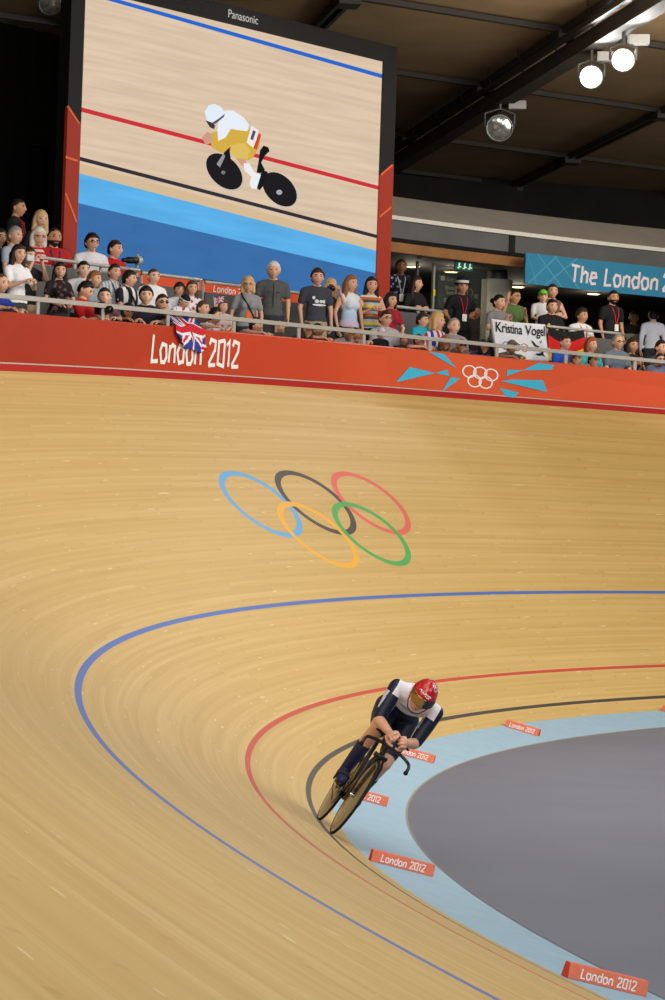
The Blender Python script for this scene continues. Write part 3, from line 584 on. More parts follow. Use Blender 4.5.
# ================================================================ foam blocks on the apron
SPONGE = mat('salmon_foam', (230, 122, 94), .7, noise=.06); SPONGE_END = mat('red_foam_end', (196, 66, 46), .7, noise=.05)
lab = ['salmon foam block lettered in white, nearest one at the bottom right', 'salmon foam block lettered in white, just below the front wheel', 'salmon foam block half hidden behind the front wheel of the bicycle', 'salmon foam block half hidden behind the rider\'s hands',
       'salmon foam block standing alone right of the rider where the black line bends', 'salmon foam block cut off at the right edge of the photograph']
for k, (s_, dA, dB) in enumerate([(36.61, .02, .51), (31.21, .003, .49), (25.75, .01, .5), (20.35, .01, .5), (15.05, .02, .48), (9.75, .02, .5)]):
    A, B = tp(s_, -dA), tp(s_-.03, -dB); ex = (B-A)/np.linalg.norm(B-A); L_ = np.linalg.norm(B-A); p, n, tt, b = frame(s_); ey = tt-ex*(tt@ex); ey /= np.linalg.norm(ey); ez = np.cross(ex, ey); ez = ez if ez[2] > 0 else -ez
    t = empty('foam_block', tuple((A+B)/2)); tag(t, lab[k], 'foam block', 'foam blocks on the blue apron')
    c = L_/2; T_, H_ = .055, .088; M_ = np.stack([ex, ey, ez], 1)
    V = np.array([(x, y, z) for z, q in ((0, 1), (H_, .62)) for y in (-T_*q, T_*q) for x in (-c, c)])@M_.T
    mb = MB(); mb.add(V, [(0, 2, 3, 1), (4, 5, 7, 6), (0, 1, 5, 4), (2, 6, 7, 3), (0, 4, 6, 2), (1, 3, 7, 5)], [0, 0, 0, 0, 1, 1]); bevel(mb.build('foam_body', [SPONGE, SPONGE_END], t), .006)
    Q, wd = write('London 2012', .052, .15); mb = MB(); sgn = 1
    def pl(x, y):
        yy = .018+y; q = 1-.38*yy/H_; return M_@np.array([-.17+x*.34/wd, (T_*q+.0025), yy])
    quads_mesh(Q, pl, mb); mb.build('lettering', WHITE, t)
# ================================================================ people: shared anatomy
def smooth01(x): x = np.clip(x, 0, 1); return x*x*(3-2*x)
def sphere_dirs(seg=28, rings=20):
    V = []; F = []
    for i in range(rings+1):
        t = math.pi*min(max(i, .05), rings-.05)/rings
        for k in range(seg):
            p = 2*math.pi*k/seg; V.append((math.sin(t)*math.cos(p), math.sin(t)*math.sin(p), math.cos(t)))
    for i in range(rings):
        for k in range(seg): F.append((i*seg+k, (i+1)*seg+k, (i+1)*seg+(k+1) % seg, i*seg+(k+1) % seg))
    F += [tuple(range(seg)), tuple(range(rings*seg, (rings+1)*seg))[::-1]]
    return np.array(V), F
def head_shape(D, male=True):
    """radius-mapped head for unit directions, face towards -y, centre at eye level minus a little"""
    x, y, z = D[:, 0], D[:, 1], D[:, 2]; V = D*np.array([.083, .098, .120])
    low = smooth01(-z*1.1); V[:, 0] *= 1-.30*low; V[:, 1] = np.where(V[:, 1] > 0, V[:, 1]*(1-.28*low), V[:, 1]*(1-.08*low))
    V[:, 2] = np.where(z > 0, V[:, 2]*.96, V[:, 2])
    front = smooth01(-y*1.4)
    g = lambda cx, cz, sx, sz: np.exp(-((V[:, 0]-cx)/sx)**2-((V[:, 2]-cz)/sz)**2)*front
    V[:, 1] -= .021*g(0, -.022, .013, .016)+.012*g(0, -.005, .009, .022)              # nose
    V[:, 1] += .011*(g(.031, .010, .016, .012)+g(-.031, .010, .016, .012))           # eye sockets
    V[:, 1] -= .006*g(0, .033, .045, .010)                                            # brow
    V[:, 1] -= .007*g(0, -.062, .022, .014)                                           # mouth
    V[:, 1] -= (.012 if male else .008)*g(0, -.102, .024, .018)                       # chin
    V[:, 1] += .004*g(0, -.083, .02, .007)
    V[:, 0] += np.sign(V[:, 0])*.004*(g(.052, -.02, .02, .022)+g(-.052, -.02, .02, .022))
    return V
HD, HF = sphere_dirs()
def head_parts(male=True, smile=False, beard=False, res=None):
    """(verts, faces, slot) pieces: 0 skin, 1 eye, 2 lip, 3 brow/beard"""
    D, Fc = (HD, HF) if res is None else sphere_dirs(*res)
    V = head_shape(D, male); out = []
    fc = np.array([V[list(f)].mean(0) for f in Fc]); sl = np.zeros(len(Fc), int)
    if beard:
        sl[(fc[:, 2] < -.045) & (fc[:, 1] < .012) & ~((np.abs(fc[:, 0]) < .022) & (np.abs(fc[:, 2]+.064) < .009))] = 3
    out.append((V, Fc, sl))
    for sx in (-1, 1):
        out.append((*ellipsoid((sx*.031, -.0775, .010), (.016, .011, .0095), None, 10, 6), 1))
        out.append((*ellipsoid((sx*.031, -.089, .031), (.022, .008, .0052), rotm('Y', sx*6), 10, 6), 3))
        ev, ef = ellipsoid((sx*.083, .010, -.004), (.011, .021, .031), rotm('Z', sx*-22), 12, 8); out.append((ev, ef, 0))
    out.append((*ellipsoid((0, -.096, -.062), (.024 if smile else .019, .006, .0075 if smile else .005), None, 12, 6), 2))
    if smile: out.append((*ellipsoid((0, -.0975, -.060), (.017, .0055, .004), None, 10, 6), 4))
    return out
def hand_shape(pose):
    """right-side-up hand along +x from the wrist: palm, four fingers of different length and a thumb"""
    S_ = []; S_ += [ellipsoid((.045, 0, 0), (.052, .040, .016))]
    S_ += [capsule((-.01, 0, 0), .024, (.03, 0, 0), .022)]
    L_ = (.068, .078, .072, .056); yy = (-.030, -.010, .010, .029)
    curl = {'open': (8, 12, 10), 'relaxed': (25, 30, 20), 'fist': (70, 85, 60)}[pose]
    for k in range(4):
        p = np.array([.082-.006*abs(k-1), yy[k], 0]); a = 0; d0 = math.radians((k-1.5)*(5 if pose == 'open' else 2)); r = .0095
        for j, fr in enumerate((.45, .32, .23)):
            a += math.radians(curl[j]); d = np.array([math.cos(a)*math.cos(d0), math.sin(d0), -math.sin(a)]); q = p+d*L_[k]*fr; S_.append(capsule(p, r, q, r*.92, 8)); p = q; r *= .92
    p = np.array([.022, -.034, -.002])
    for d, l, r in (((.62, -.70, -.35), .040, .0125), ((.85, -.35, -.4), .030, .0105), ((.95, -.05, -.3), .022, .009)):
        d = np.array(d); d = d/np.linalg.norm(d)
        if pose == 'fist': d = d+np.array([0, .35, -.35]); d /= np.linalg.norm(d)
        q = p+d*l; S_.append(capsule(p, r, q, r*.93, 8)); p = q
    return S_
HANDS = {k: remesh(hand_shape(k), .0055, 2) for k in ('open', 'relaxed', 'fist')}
def place_hand(pose, wrist, direc, palm, left, k=1.0, store=None):
    V, F = (store or HANDS)[pose]; V = V*k
    x = np.array(direc, float); x /= np.linalg.norm(x); z = -np.array(palm, float); z -= x*(z@x); z /= np.linalg.norm(z)+1e-9; y = np.cross(z, x)
    if left: V = V*np.array([1, -1, 1]); F = [f[::-1] for f in F]
    return V@np.stack([x, y, z], 1).T+np.array(wrist), F
EYE = mat('dark_eye', (40, 30, 26), .3, noise=0)
SKIN = {'pale': (232, 186, 158), 'fair': (222, 170, 140), 'tan': (200, 146, 112), 'brown': (128, 84, 60)}
HAIRC = {'black': (26, 22, 20), 'dark': (48, 34, 26), 'brown': (88, 58, 38), 'lightbrown': (140, 98, 62), 'blond': (206, 170, 110), 'ginger': (158, 84, 44), 'grey': (150, 146, 140), 'white': (216, 212, 204)}
def hair_shapes(style):
    D = HD; x, y, z = D[:, 0], D[:, 1], D[:, 2]; V = head_shape(D)
    V = D*np.array([.085, .100, .118])
    front = smooth01((-y+.15)/.9); zl = np.where(y < .1, -.10+.62*front, -.10-.50*smooth01((y-.1)/.7))
    if style in ('long', 'bob', 'bun', 'tail'): zl = zl-.06*(y > -.3)
    th = {'short': .085, 'buzz': .03, 'long': .16, 'bob': .20, 'bun': .09, 'tail': .09, 'thick': .19, 'fringe': .15, 'receding': .08}[style]
    if style == 'receding': zl = zl+.22*front
    if style in ('fringe',): zl = zl-.16*front
    zl = zl+.10*np.sin(x*5+1)*(y < 0)*.5+.10*smooth01((np.abs(x)-.3)/.5)*(y < -.2)
    m = smooth01((z-zl)/.16+.4); f = .86+(th+.14)*m+.022*m*np.sin(x*23+z*9)*np.sin(y*19-z*13)
    V = V*f[:, None]
    return V, HF
def hair_mesh(style):
    V, F = hair_shapes(style); S_ = [(V, F)]
    if style == 'long':
        for sx in (-1, 1):
            S_ += [capsule((sx*.072, .0, .02), .032, (sx*.085, .02, -.14), .036), capsule((sx*.085, .02, -.14), .036, (sx*.095, .0, -.27), .026), capsule((sx*.04, .075, 0), .045, (sx*.05, .075, -.25), .04)]
        return remesh(S_, .013, 2)
    if style == 'bob':
        for sx in (-1, 1): S_ += [capsule((sx*.075, .0, .02), .034, (sx*.080, .005, -.095), .034), capsule((sx*.04, .075, 0), .05, (sx*.045, .07, -.10), .045)]
        return remesh(S_, .013, 2)
    if style == 'bun': S_ += [ellipsoid((0, .125, .03), (.045, .042, .042))]; return remesh(S_, .013, 2)
    if style == 'tail': S_ += [capsule((0, .10, .04), .03, (0, .14, -.04), .032), capsule((0, .14, -.04), .032, (0, .12, -.18), .016)]; return remesh(S_, .013, 2)
    return V, F
HAIRM = {k: hair_mesh(k) for k in ('short', 'buzz', 'long', 'bob', 'bun', 'tail', 'thick', 'fringe', 'receding')}
def cloth_mat(spec):
    """plain colour, or ('stripes', c1, c2, period) in bands up the body, or ('vstripes', ...), or ('fade', c1, c2), or ('print', base, spot)"""
    if isinstance(spec[0], (int, float)): return mat('jersey_cloth', spec, .85, noise=.07, scale=18)
    key = ('cloth',)+tuple(str(x) for x in spec)
    if key in MATS: return MATS[key]
    m = bpy.data.materials.new(spec[0]+'_cloth'); m.use_nodes = True; N = m.node_tree.nodes; L = m.node_tree.links; b = N['Principled BSDF']; b.inputs['Roughness'].default_value = .85; b.inputs['Specular IOR Level'].default_value = .2
    t = N.new('ShaderNodeTexCoord'); sp = N.new('ShaderNodeSeparateXYZ'); L.new(t.outputs['Object'], sp.inputs[0]); r = N.new('ShaderNodeValToRGB'); e = r.color_ramp.elements
    if spec[0] in ('stripes', 'vstripes'):
        f = math_node(N, L, 'FRACT', math_node(N, L, 'DIVIDE', sp.outputs[2 if spec[0] == 'stripes' else 0], spec[-1])); L.new(f, r.inputs[0]); r.color_ramp.interpolation = 'CONSTANT'
        cs = spec[1:-1]; e[0].color = lin(cs[0]); e[1].position = 1/len(cs); e[1].color = lin(cs[1])
        for i in range(2, len(cs)): x = e.new(i/len(cs)); x.color = lin(cs[i])
    elif spec[0] == 'fade':
        mr = N.new('ShaderNodeMapRange'); mr.inputs['From Min'].default_value = .85; mr.inputs['From Max'].default_value = 1.42; L.new(sp.outputs[2], mr.inputs[0]); L.new(mr.outputs[0], r.inputs[0])
        e[0].color = lin(spec[1]); e[1].color = lin(spec[2])
        if len(spec) > 3: x = e.new(.55); x.color = lin(spec[3])
    else:
        n = N.new('ShaderNodeTexVoronoi'); n.inputs['Scale'].default_value = 14; L.new(t.outputs['Object'], n.inputs['Vector']); L.new(n.outputs['Distance'], r.inputs[0]); r.color_ramp.interpolation = 'CONSTANT'
        e[0].color = lin(spec[2]); e[1].position = .32; e[1].color = lin(spec[1])
    L.new(r.outputs[0], b.inputs['Base Color']); MATS[key] = m; return m
FWH = np.array([FW[0], FW[1], 0]); FWH /= np.linalg.norm(FWH); RTH = np.array([RT[0], RT[1], 0]); RTH /= np.linalg.norm(RTH)
BASE_ROT = math.atan2(-FWH[1], -FWH[0])+math.pi/2
ARMS = {  # elbow, wrist for the left (+x) arm, mirrored for the right; hand direction, palm direction, hand pose
 'down': ((.245, .03, 1.14), (.235, -.05, .90), (0, -.25, -1), (-1, 0, 0), 'relaxed'),
 'clap': ((.245, -.05, 1.15), (.055, -.27, 1.27), (-.15, -.45, .9), (-1, 0, 0), 'open'),
 'lean': ((.30, -.16, 1.19), (.13, -.36, 1.15), (-.8, -.5, -.2), (0, 0, -1), 'relaxed'),
 'reach': ((.22, -.25, 1.25), (.14, -.48, 1.17), (-.2, -.7, -.7), (0, .3, -1), 'relaxed'),
 'camera': ((.20, -.17, 1.30), (.075, -.20, 1.55), (-.5, -.2, .8), (-1, -.2, 0), 'fist'),
 'lap': ((.24, -.05, 1.14), (.10, -.25, 1.05), (-.6, -.8, 0), (0, 0, -1), 'relaxed'),
 'back': ((.27, .08, 1.16), (.08, .15, 1.0), (-1, 0, -.2), (0, 1, 0), 'relaxed'),
 'fold': ((.25, -.07, 1.15), (-.02, -.21, 1.18), (-1, -.2, .1), (0, 1, 0), 'relaxed'),
 'raise': ((.30, -.12, 1.28), (.26, -.22, 1.52), (0, -.2, 1), (-.4, -1, 0), 'open'),
 'hold': ((.22, -.12, 1.14), (.08, -.30, 1.22), (-.7, -.5, .4), (-.5, 0, -1), 'fist'),
}
def best_start(u, v, out):
    return min(((s, h) for s in np.arange(-6, 22, 1.0) for h in (.9, 1.8)), key=lambda q: np.abs(proj(wp(q[0], q[1], out))-np.array([u, v])).sum())
def person(u, v, out, label, body=20, face=0, arms='down', arms2=None, hair=('short', 'dark'), skin='fair', top=(120, 120, 120), sleeve='short', legs=(50, 52, 60), k=None, fem=False, lean=None, kid=False,
           sit=None, tilt=0, smile=False, beard=False, glasses=None, hat=None, lanyard=None, strap=None, badge=None, chestprint=None, shorts=False, roll=0, seated_floor=0.0):
    s_, h = sh(u, v, out, best_start(u, v, out)); Hs = 1.63
    if kid: kk = k or max(.5, min(.82, h/Hs)); sit = False
    elif sit is None: sit = h < 1.32
    rise = 0.0
    if not sit:
        kk = (k or max(.84, min(1.05, h/Hs))) if not kid else kk
        ln = 0 if lean is None else lean
        hz = (.95+.68*math.cos(math.radians(ln)))*kk; rise = h-hz
        if rise < -.02 and lean is None and kid is False: ln = math.degrees(math.acos(max(.2, min(1, (h/kk-.95)/.68)))); rise = 0
    else:
        kk = k or .96
        c_ = (h/kk-.5)/.68
        if c_ > 1: kk = min(1.1, h/1.18); c_ = (h/kk-.5)/.68
        if c_ > 1: rise = h-1.18*kk; ln = 0
        else: ln = math.degrees(math.acos(max(.15, c_)))
        if lean is not None: ln = lean; rise = h-(.5+.68*math.cos(math.radians(ln)))*kk
    Rl = rotm('X', ln); rot = BASE_ROT+math.radians(body); Rz = rotm('Z', math.degrees(rot))
    piv = np.array([0, 0, .95]); pel = np.array([0, .0, .95]) if not sit else np.array([0, .12, .50])
    up = lambda p: Rl@(np.array(p, float)-piv)+pel
    hc = up((0, -.025, 1.60)); pel = pel; hw = wp(s_, h, out); foot = hw-Rz@(hc*kk); root = empty('person', tuple(foot), (0, 0, rot)); tag(root, label, 'person', 'spectators in the stand')
    wS = .165 if fem else .19; aR = .85 if fem else 1.0
    hk = 1.26 if kid else 1.10; kneel = sit and out < .62
    # --- the body: one surface
    tor = lambda e: [ellipsoid(up((0, .0, 1.30)), ((.145 if fem else .165)+e, .10+e, .17+e), Rl), ellipsoid(up((0, .0, 1.09)), ((.125 if fem else .145)+e, .10+e, .17+e), Rl),
                     ellipsoid(pel+Rl@np.array([0, 0, .0]), (.165+e, .125+e, .13+e)), capsule(up((-wS+.03, .01, 1.392)), .055*aR+e, up((0, .01, 1.425)), .06*aR+e), capsule(up((0, .01, 1.425)), .06*aR+e, up((wS-.03, .01, 1.392)), .055*aR+e)] + \
                    ([ellipsoid(up((sx*.06, -.085, 1.27)), (.055+e, .05+e, .055+e), Rl) for sx in (-1, 1)] if fem else [])
    A = {}
    for sx, nm in ((1, arms), (-1, arms2 or arms)):
        e_, w_, hd, pd, hp = ARMS[nm]; m = np.array([sx, 1, 1]); A[sx] = (up((sx*wS, .01, 1.385)), up(np.array(e_)*m), up(np.array(w_)*m), Rl@(np.array(hd)*m), Rl@(np.array(pd)*m), hp)
    if arms in ('lean', 'reach') and (sit or kid):
        zz_ = (WH+.046-rise)/kk
        for sx in (1, -1):
            S0 = A[sx][0]; E0 = S0+np.array([sx*.08, -.14, 0]); E0[2] = max(zz_, S0[2]-.26); W0 = E0+np.array([-sx*.13, -.20, .005]); W0[2] = zz_ if arms == 'lean' else zz_-.01
            if arms2 is None or sx > 0: A[sx] = (S0, E0, W0, np.array([-sx*.8, -.5, -.08]), np.array([0, 0, -1.]), 'relaxed')
    if kneel: J = {sx: (pel+np.array([sx*.09, 0, 0]), np.array([sx*.12, pel[1]-.02, .07]), np.array([sx*.11, pel[1]+.36, .09])) for sx in (-1, 1)}
    elif sit: J = {sx: (pel+np.array([sx*.09, 0, 0]), np.array([sx*.13, -.30, .50]), np.array([sx*.12, -.28, .09])) for sx in (-1, 1)}
    else: J = {sx: (pel+np.array([sx*.09, 0, -.04]), np.array([sx*.10, -.02, .50]), np.array([sx*.10, .03, .09])) for sx in (-1, 1)}
    shp = tor(0)+[capsule(up((0, .015, 1.40)), .06*aR, up((0, .0, 1.56)), .056*aR), ellipsoid(up((0, .015, 1.445)), (.10, .065, .055), Rl)]
    for sx in (-1, 1):
        S_, E_, W_ = A[sx][:3]; shp += [capsule(S_, .052*aR, E_, .041*aR), capsule(E_, .042*aR, W_, .026*aR)]
        H_, K_, N_ = J[sx]; shp += [capsule(H_, .085, K_, .056), capsule(K_, .055, N_, .038), capsule(N_+[0, .02, -.05], .036, N_+[0, -.14, -.058], .03)]
    V, F = remesh(shp, .02, 3); mb = MB(); mb.add(V*kk, F, 0)
    Rh = rotm('Z', face-body)@rotm('X', tilt)@rotm('Y', roll)
    for V, F, sl in head_parts(not fem, smile, beard): mb.add(((V*hk)@Rh.T+hc)*kk, F, sl)
    for sx in (-1, 1):
        S_, E_, W_, hd, pd, hp = A[sx]; V, F = place_hand(hp, W_, hd, pd, sx > 0, .95 if fem else 1.03); mb.add(V*kk, F, 0)
    hcol = HAIRC[hair[1]]
    body_o = mb.build('body', [mat('skin', SKIN[skin], .5, noise=.05), EYE, mat('lips', tuple(int(c*.78) if i else int(c*.86) for i, c in enumerate(SKIN[skin])), .5, noise=0), mat('hair', hcol, .6, noise=.15, scale=60), mat('teeth', (238, 234, 226), .4, noise=0)], root, True)
    # --- clothes
    cl = tor(.014)
    if sleeve != 'none':
        for sx in (-1, 1):
            S_, E_, W_ = A[sx][:3]
            if sleeve == 'short': cl.append(capsule(S_, .066*aR, S_+(E_-S_)*.62, .062*aR))
            else: cl += [capsule(S_, .064*aR, E_, .054*aR), capsule(E_, .054*aR, E_+(W_-E_)*.9, .038*aR)]
    V, F = remesh(cl, .02, 3); mb = MB(); mb.add(V*kk, F); mb.build('shirt', cloth_mat(top), root, True)
    cl = [ellipsoid(pel+np.array([0, .0, -.05]), (.185, .145, .12))]
    for sx in (-1, 1):
        H_, K_, N_ = J[sx]; cl.append(capsule(H_, .10, K_, .074))
        if not shorts: cl.append(capsule(K_, .072, N_+[0, 0, -.02], .055))
    V, F = remesh(cl, .026, 3); mb = MB(); mb.add(V*kk, F); mb.build('trousers', mat('trouser_cloth', legs, .85, noise=.06), root, True)
    if hair[0] != 'bald':
        V, F = HAIRM[hair[0]]; mb = MB(); mb.add((((V*hk)@Rh.T)+hc)*kk, F); mb.build('hair', mat('hair', hcol, .6, noise=.15, scale=60), root, True)
    P = lambda p: ((np.array(p)*hk)@Rh.T+hc)*kk
    if glasses:
        mb = MB(); 
        for sx in (-1, 1):
            if glasses == 'sun': V, F = ellipsoid((sx*.033, -.096, .008), (.026, .006, .018)); mb.add(P(V), F)
            else:
                th = np.linspace(0, 2*math.pi, 14, endpoint=False); mb.tube(P(np.stack([sx*.033+.024*np.cos(th), np.full(14, -.100), .008+.016*np.sin(th)], 1)), .0035*kk, 5, closed=True)
            mb.tube(P([(sx*.058, -.095, .012), (sx*.08, .0, .014)]), .003*kk, 5)
        mb.tube(P([(-.01, -.103, .012), (.01, -.103, .012)]), .003*kk, 5); mb.build('glasses', mat('dark_frames', (22, 20, 22), .25, noise=0), root)
    if hat:
        kind, hc1, hc2 = hat; mb = MB()
        if kind == 'police':
            mb.tube(P([(0, .005, .045), (0, .005, .052), (0, .005, .058)]), [.155*kk, .155*kk, .12*kk], 28, 0); mb.tube(P([(0, .005, .058), (0, .005, .064), (0, .005, .10)]), [.103*kk, .108*kk, .107*kk], 28, 1); mb.tube(P([(0, .005, .10), (0, .005, .15), (0, .008, .165)]), [.107*kk, .095*kk, .06*kk], 28, 0)
            mb.build('hat', [mat('hat_felt', hc1, .8), mat('hat_band_check', hc2, .6)], root, True)
        else:
            D = HD; m = smooth01((D[:, 2]-(.30-.35*smooth01(D[:, 1]+.3)))/.12+.3); V = D*np.array([.082, .103, .122])*(.86+.28*m)[:, None]; mb.add(P(V), HF, 0)
            if kind == 'cap': V, F = ellipsoid((0, -.125, .055), (.065, .065, .008), rotm('X', 8)); mb.add(P(V), F, 1)
            if kind == 'bandana':
                sl = 1; th = np.linspace(0, 2*math.pi, 30, endpoint=False); mb.tube(P(np.stack([.088*np.cos(th), .106*np.sin(th), .045+.012*np.sin(th)], 1)), .012*kk, 6, 1, closed=True)
            mb.build('hat', [mat('hat_cloth', hc1, .8), mat('hat_trim', hc2, .8)], root, True)
    yf = -(.10+.014+.006)
    Bp = lambda p: up(p)*kk
    fr = -.128
    if lanyard:
        mb = MB()
        for sx in (-1, 1): mb.tube([Bp((sx*.07, .0, 1.475)), Bp((sx*.065, fr+.03, 1.40)), Bp((sx*.04, fr, 1.28)), Bp((sx*.008, fr, 1.13))], .009*kk, 6)
        mb.build('lanyard', mat('lanyard_ribbon', lanyard, .7, noise=0), root)
        mb = MB(); mb.box(Bp((0, fr-.008, 1.07)), (.085*kk, .008, .12*kk), 0, Rl); mb.build('badge', mat('pass_card', badge or (236, 234, 228), .5, noise=.1, scale=40), root)
    if strap:
        mb = MB(); mb.tube([Bp((-.10, .02, 1.485)), Bp((-.09, fr+.03, 1.41)), Bp((-.0, fr-.006, 1.27)), Bp((.10, fr+.005, 1.08)), Bp((.15, -.03, .98))], .014*kk, 6); mb.build('bag_strap', mat('strap_webbing', strap, .7, noise=0), root)
    if chestprint:
        mb = MB()
        for (x, z, a, b) in chestprint[1]: 
            V, F = ellipsoid((x, fr+.012+.35*x*x, z), (a, .01, b)); mb.add(up_arr(V, Rl, piv, pel)*kk, F)
        mb.build('chest_print', mat('shirt_print', chestprint[0], .7, noise=0), root)
    return root
def up_arr(V, Rl, piv, pel): return (np.asarray(V)-piv)@Rl.T+pel
# ================================================================ the spectators, left to right
W_ = (236, 236, 238)
UJ = ('print', (226, 226, 232), (190, 44, 52))
# --- back rows at the left, against the drape
person(18, 208, 3.4, 'man in black with red lanyard standing in profile at the upper left before the drape', 80, 75, 'down', hair=('buzz', 'dark'), top=(26, 26, 28), lanyard=(170, 40, 44), skin='tan')
person(40.6, 220, 2.75, 'woman with long blond hair in black standing before the drape', 40, 30, 'down', hair=('long', 'blond'), top=(24, 24, 26), fem=True)
person(-1, 238, 2.9, 'person in dark blue cut off by the left edge beside the grey-haired woman', 50, 40, 'lap', hair=('short', 'black'), top=(34, 38, 60))
person(15, 236, 2.5, 'older woman with short grey hair and pale blue collar behind the barrier at far left', 60, 55, 'lap', hair=('short', 'grey'), top=(168, 176, 190), fem=True)
person(38.5, 237.5, 2.25, 'white-haired older woman in red and white striped top behind the barrier', 30, 25, 'fold', hair=('bob', 'white'), top=('stripes', (222, 200, 200), (190, 44, 56), .07), fem=True, glasses='clear')
person(54.5, 238, 2.1, 'bearded balding man in red shirt with yellow badge beside the red screen panel', 30, 25, 'lap', hair=('receding', 'dark'), top=(176, 34, 34), beard=True, skin='tan', lanyard=(60, 60, 140), badge=(236, 206, 50))
person(92, 243, 2.45, 'young man in white T-shirt with blue hem standing against the blue of the screen', 25, 30, 'lap', hair=('thick', 'black'), top=(232, 232, 238), glasses='clear')
person(115, 249.5, 2.45, 'man in red sports jacket looking right against the blue of the screen', 50, 65, 'lap', hair=('short', 'dark'), top=(190, 30, 36), sleeve='long')
# --- second row left
person(1, 284, .5, 'man in blue shirt cut off by the left edge at the handrail', 60, 50, 'lean', hair=('receding', 'brown'), top=(36, 62, 150))
person(18.5, 254.5, 1.05, 'laughing woman with dark brown hair in a white T-shirt at the left', 45, 40, 'hold', hair=('long', 'dark'), top=W_, fem=True, smile=True, legs=(60, 60, 64))
person(29, 257, 1.5, 'man in black T-shirt and tan shorts raising a camera to his face', 50, 40, 'camera', hair=('short', 'dark'), top=(28, 28, 30), legs=(176, 150, 116), shorts=True)
person(60, 271, 1.05, 'dark-haired woman in a black lacy top sitting in the second row', 30, 15, 'lap', hair=('long', 'black'), top=('print', (42, 32, 34), (110, 86, 84)), fem=True, smile=True)
person(83.5, 270, 1.3, 'young man in white T-shirt with black hair between the lacy top and the red shirt', 25, 25, 'lap', hair=('short', 'black'), top=(222, 222, 228), skin='pale')
person(95, 279.5, .95, 'fair-haired child with a hand raised behind the woman with tied-back hair', 40, 60, 'lap', 'raise', hair=('bob', 'lightbrown'), top=(150, 160, 170), k=.85, fem=True)
person(114.5, 272.5, 1.15, 'man in pale grey striped shirt with dark lanyard looking right', 40, 40, 'lap', hair=('short', 'dark'), top=('vstripes', (200, 204, 210), (150, 156, 166), .05), lanyard=(50, 50, 70))
person(129.5, 279, .95, 'young man with thick black hair in profile and a black bag over white shirt', 55, 75, 'lap', hair=('thick', 'black'), top=('vstripes', (226, 226, 230), (40, 40, 46), .16), strap=(24, 24, 26))
person(153.5, 277, 1.25, 'close-cropped balding man in white T-shirt below the black tube', 35, 30, 'lap', hair=('buzz', 'brown'), top=(236, 236, 238), skin='pale')
person(179.5, 290, 1.15, 'boy with dark fringe in white shirt left of the smiling woman', 20, 20, 'lap', hair=('fringe', 'dark'), top=(216, 218, 224), k=.85)
person(192, 288.5, .95, 'smiling woman with brown hair and a white top printed in red and blue', 25, 20, 'lap', hair=('long', 'brown'), top=UJ, fem=True, smile=True)
# --- front row left
person(85.5, 290, .42, 'man in red T-shirt bending over a black camera at the handrail', 70, 75, 'hold', hair=('short', 'black'), top=(190, 26, 30), tilt=28)
person(104.5, 297, .52, 'woman with tied-back dark hair looking at the camera beside the red shirt', 15, 10, 'lean', hair=('bun', 'dark'), top=(116, 90, 104), fem=True, skin='pale')
person(128, 311.8, .30, 'woman in dark sunglasses with chin low on the red wall', 30, 25, 'lean', hair=('bob', 'black'), top=(40, 34, 40), fem=True, glasses='sun', skin='tan', k=.85)
person(146, 296, .5, 'young man in navy shirt with thick dark hair leaning at the handrail', 10, 10, 'lean', hair=('thick', 'black'), top=(34, 34, 52), skin='pale')
person(162, 303, .52, 'woman in sunglasses with pulled-back dark hair near the draped flag', 25, 25, 'lean', hair=('bun', 'dark'), top=(58, 50, 54), fem=True, glasses='sun')
person(184.5, 301.5, .42, 'child in black and white bandana leaning over the draped flag', 40, 45, 'reach', hair=('short', 'dark'), top=('print', (226, 226, 232), (196, 40, 50)), kid=True, lean=22, tilt=24, hat=('bandana', (26, 28, 38), (230, 230, 234)), k=.66)
person(203, 308.8, .45, 'brown-haired head low behind the rail right of the bandana', 45, 60, 'down', hair=('short', 'brown'), top=(70, 60, 58), k=.8)
person(215.5, 315.8, .28, 'dark-haired head resting low on the red wall below the small flag', 40, 70, 'lean', hair=('thick', 'black'), top=UJ, k=.86)
person(222.5, 307, .55, 'brown-haired girl holding a tiny flag beside her head', 30, 40, 'lap', 'raise', hair=('bob', 'brown'), top=(206, 180, 176), kid=True)
person(256, 325.8, .45, 'dark-haired person in profile reaching over the wall below the blond woman', 60, 70, 'reach', hair=('thick', 'dark'), top=(170, 150, 160), k=.86)
person(279.5, 327.3, .44, 'ginger-blond child peeping over the wall below the man in grey', 30, 25, 'down', hair=('bob', 'blond'), top=(90, 80, 70), kid=True, fem=True)
person(307, 330.8, .28, 'reddish-haired woman low at the wall below the dark T-shirt', 25, 25, 'down', hair=('bob', 'brown'), top=(80, 56, 54), fem=True, k=.86)
person(317.5, 330.8, .34, 'dark-haired man low at the wall stretching a hand over the edge', 60, 60, 'reach', hair=('short', 'dark'), top=(52, 46, 46), k=.86, skin='tan')
person(350, 334.3, .28, 'red-cheeked man low at the wall below the pale dress', 25, 20, 'down', hair=('short', 'lightbrown'), top=(190, 180, 176), k=.86)
person(359, 335.3, .34, 'fair person low at the wall with arms folded on it', 30, 40, 'lean', hair=('buzz', 'lightbrown'), top=(210, 200, 196), k=.86)
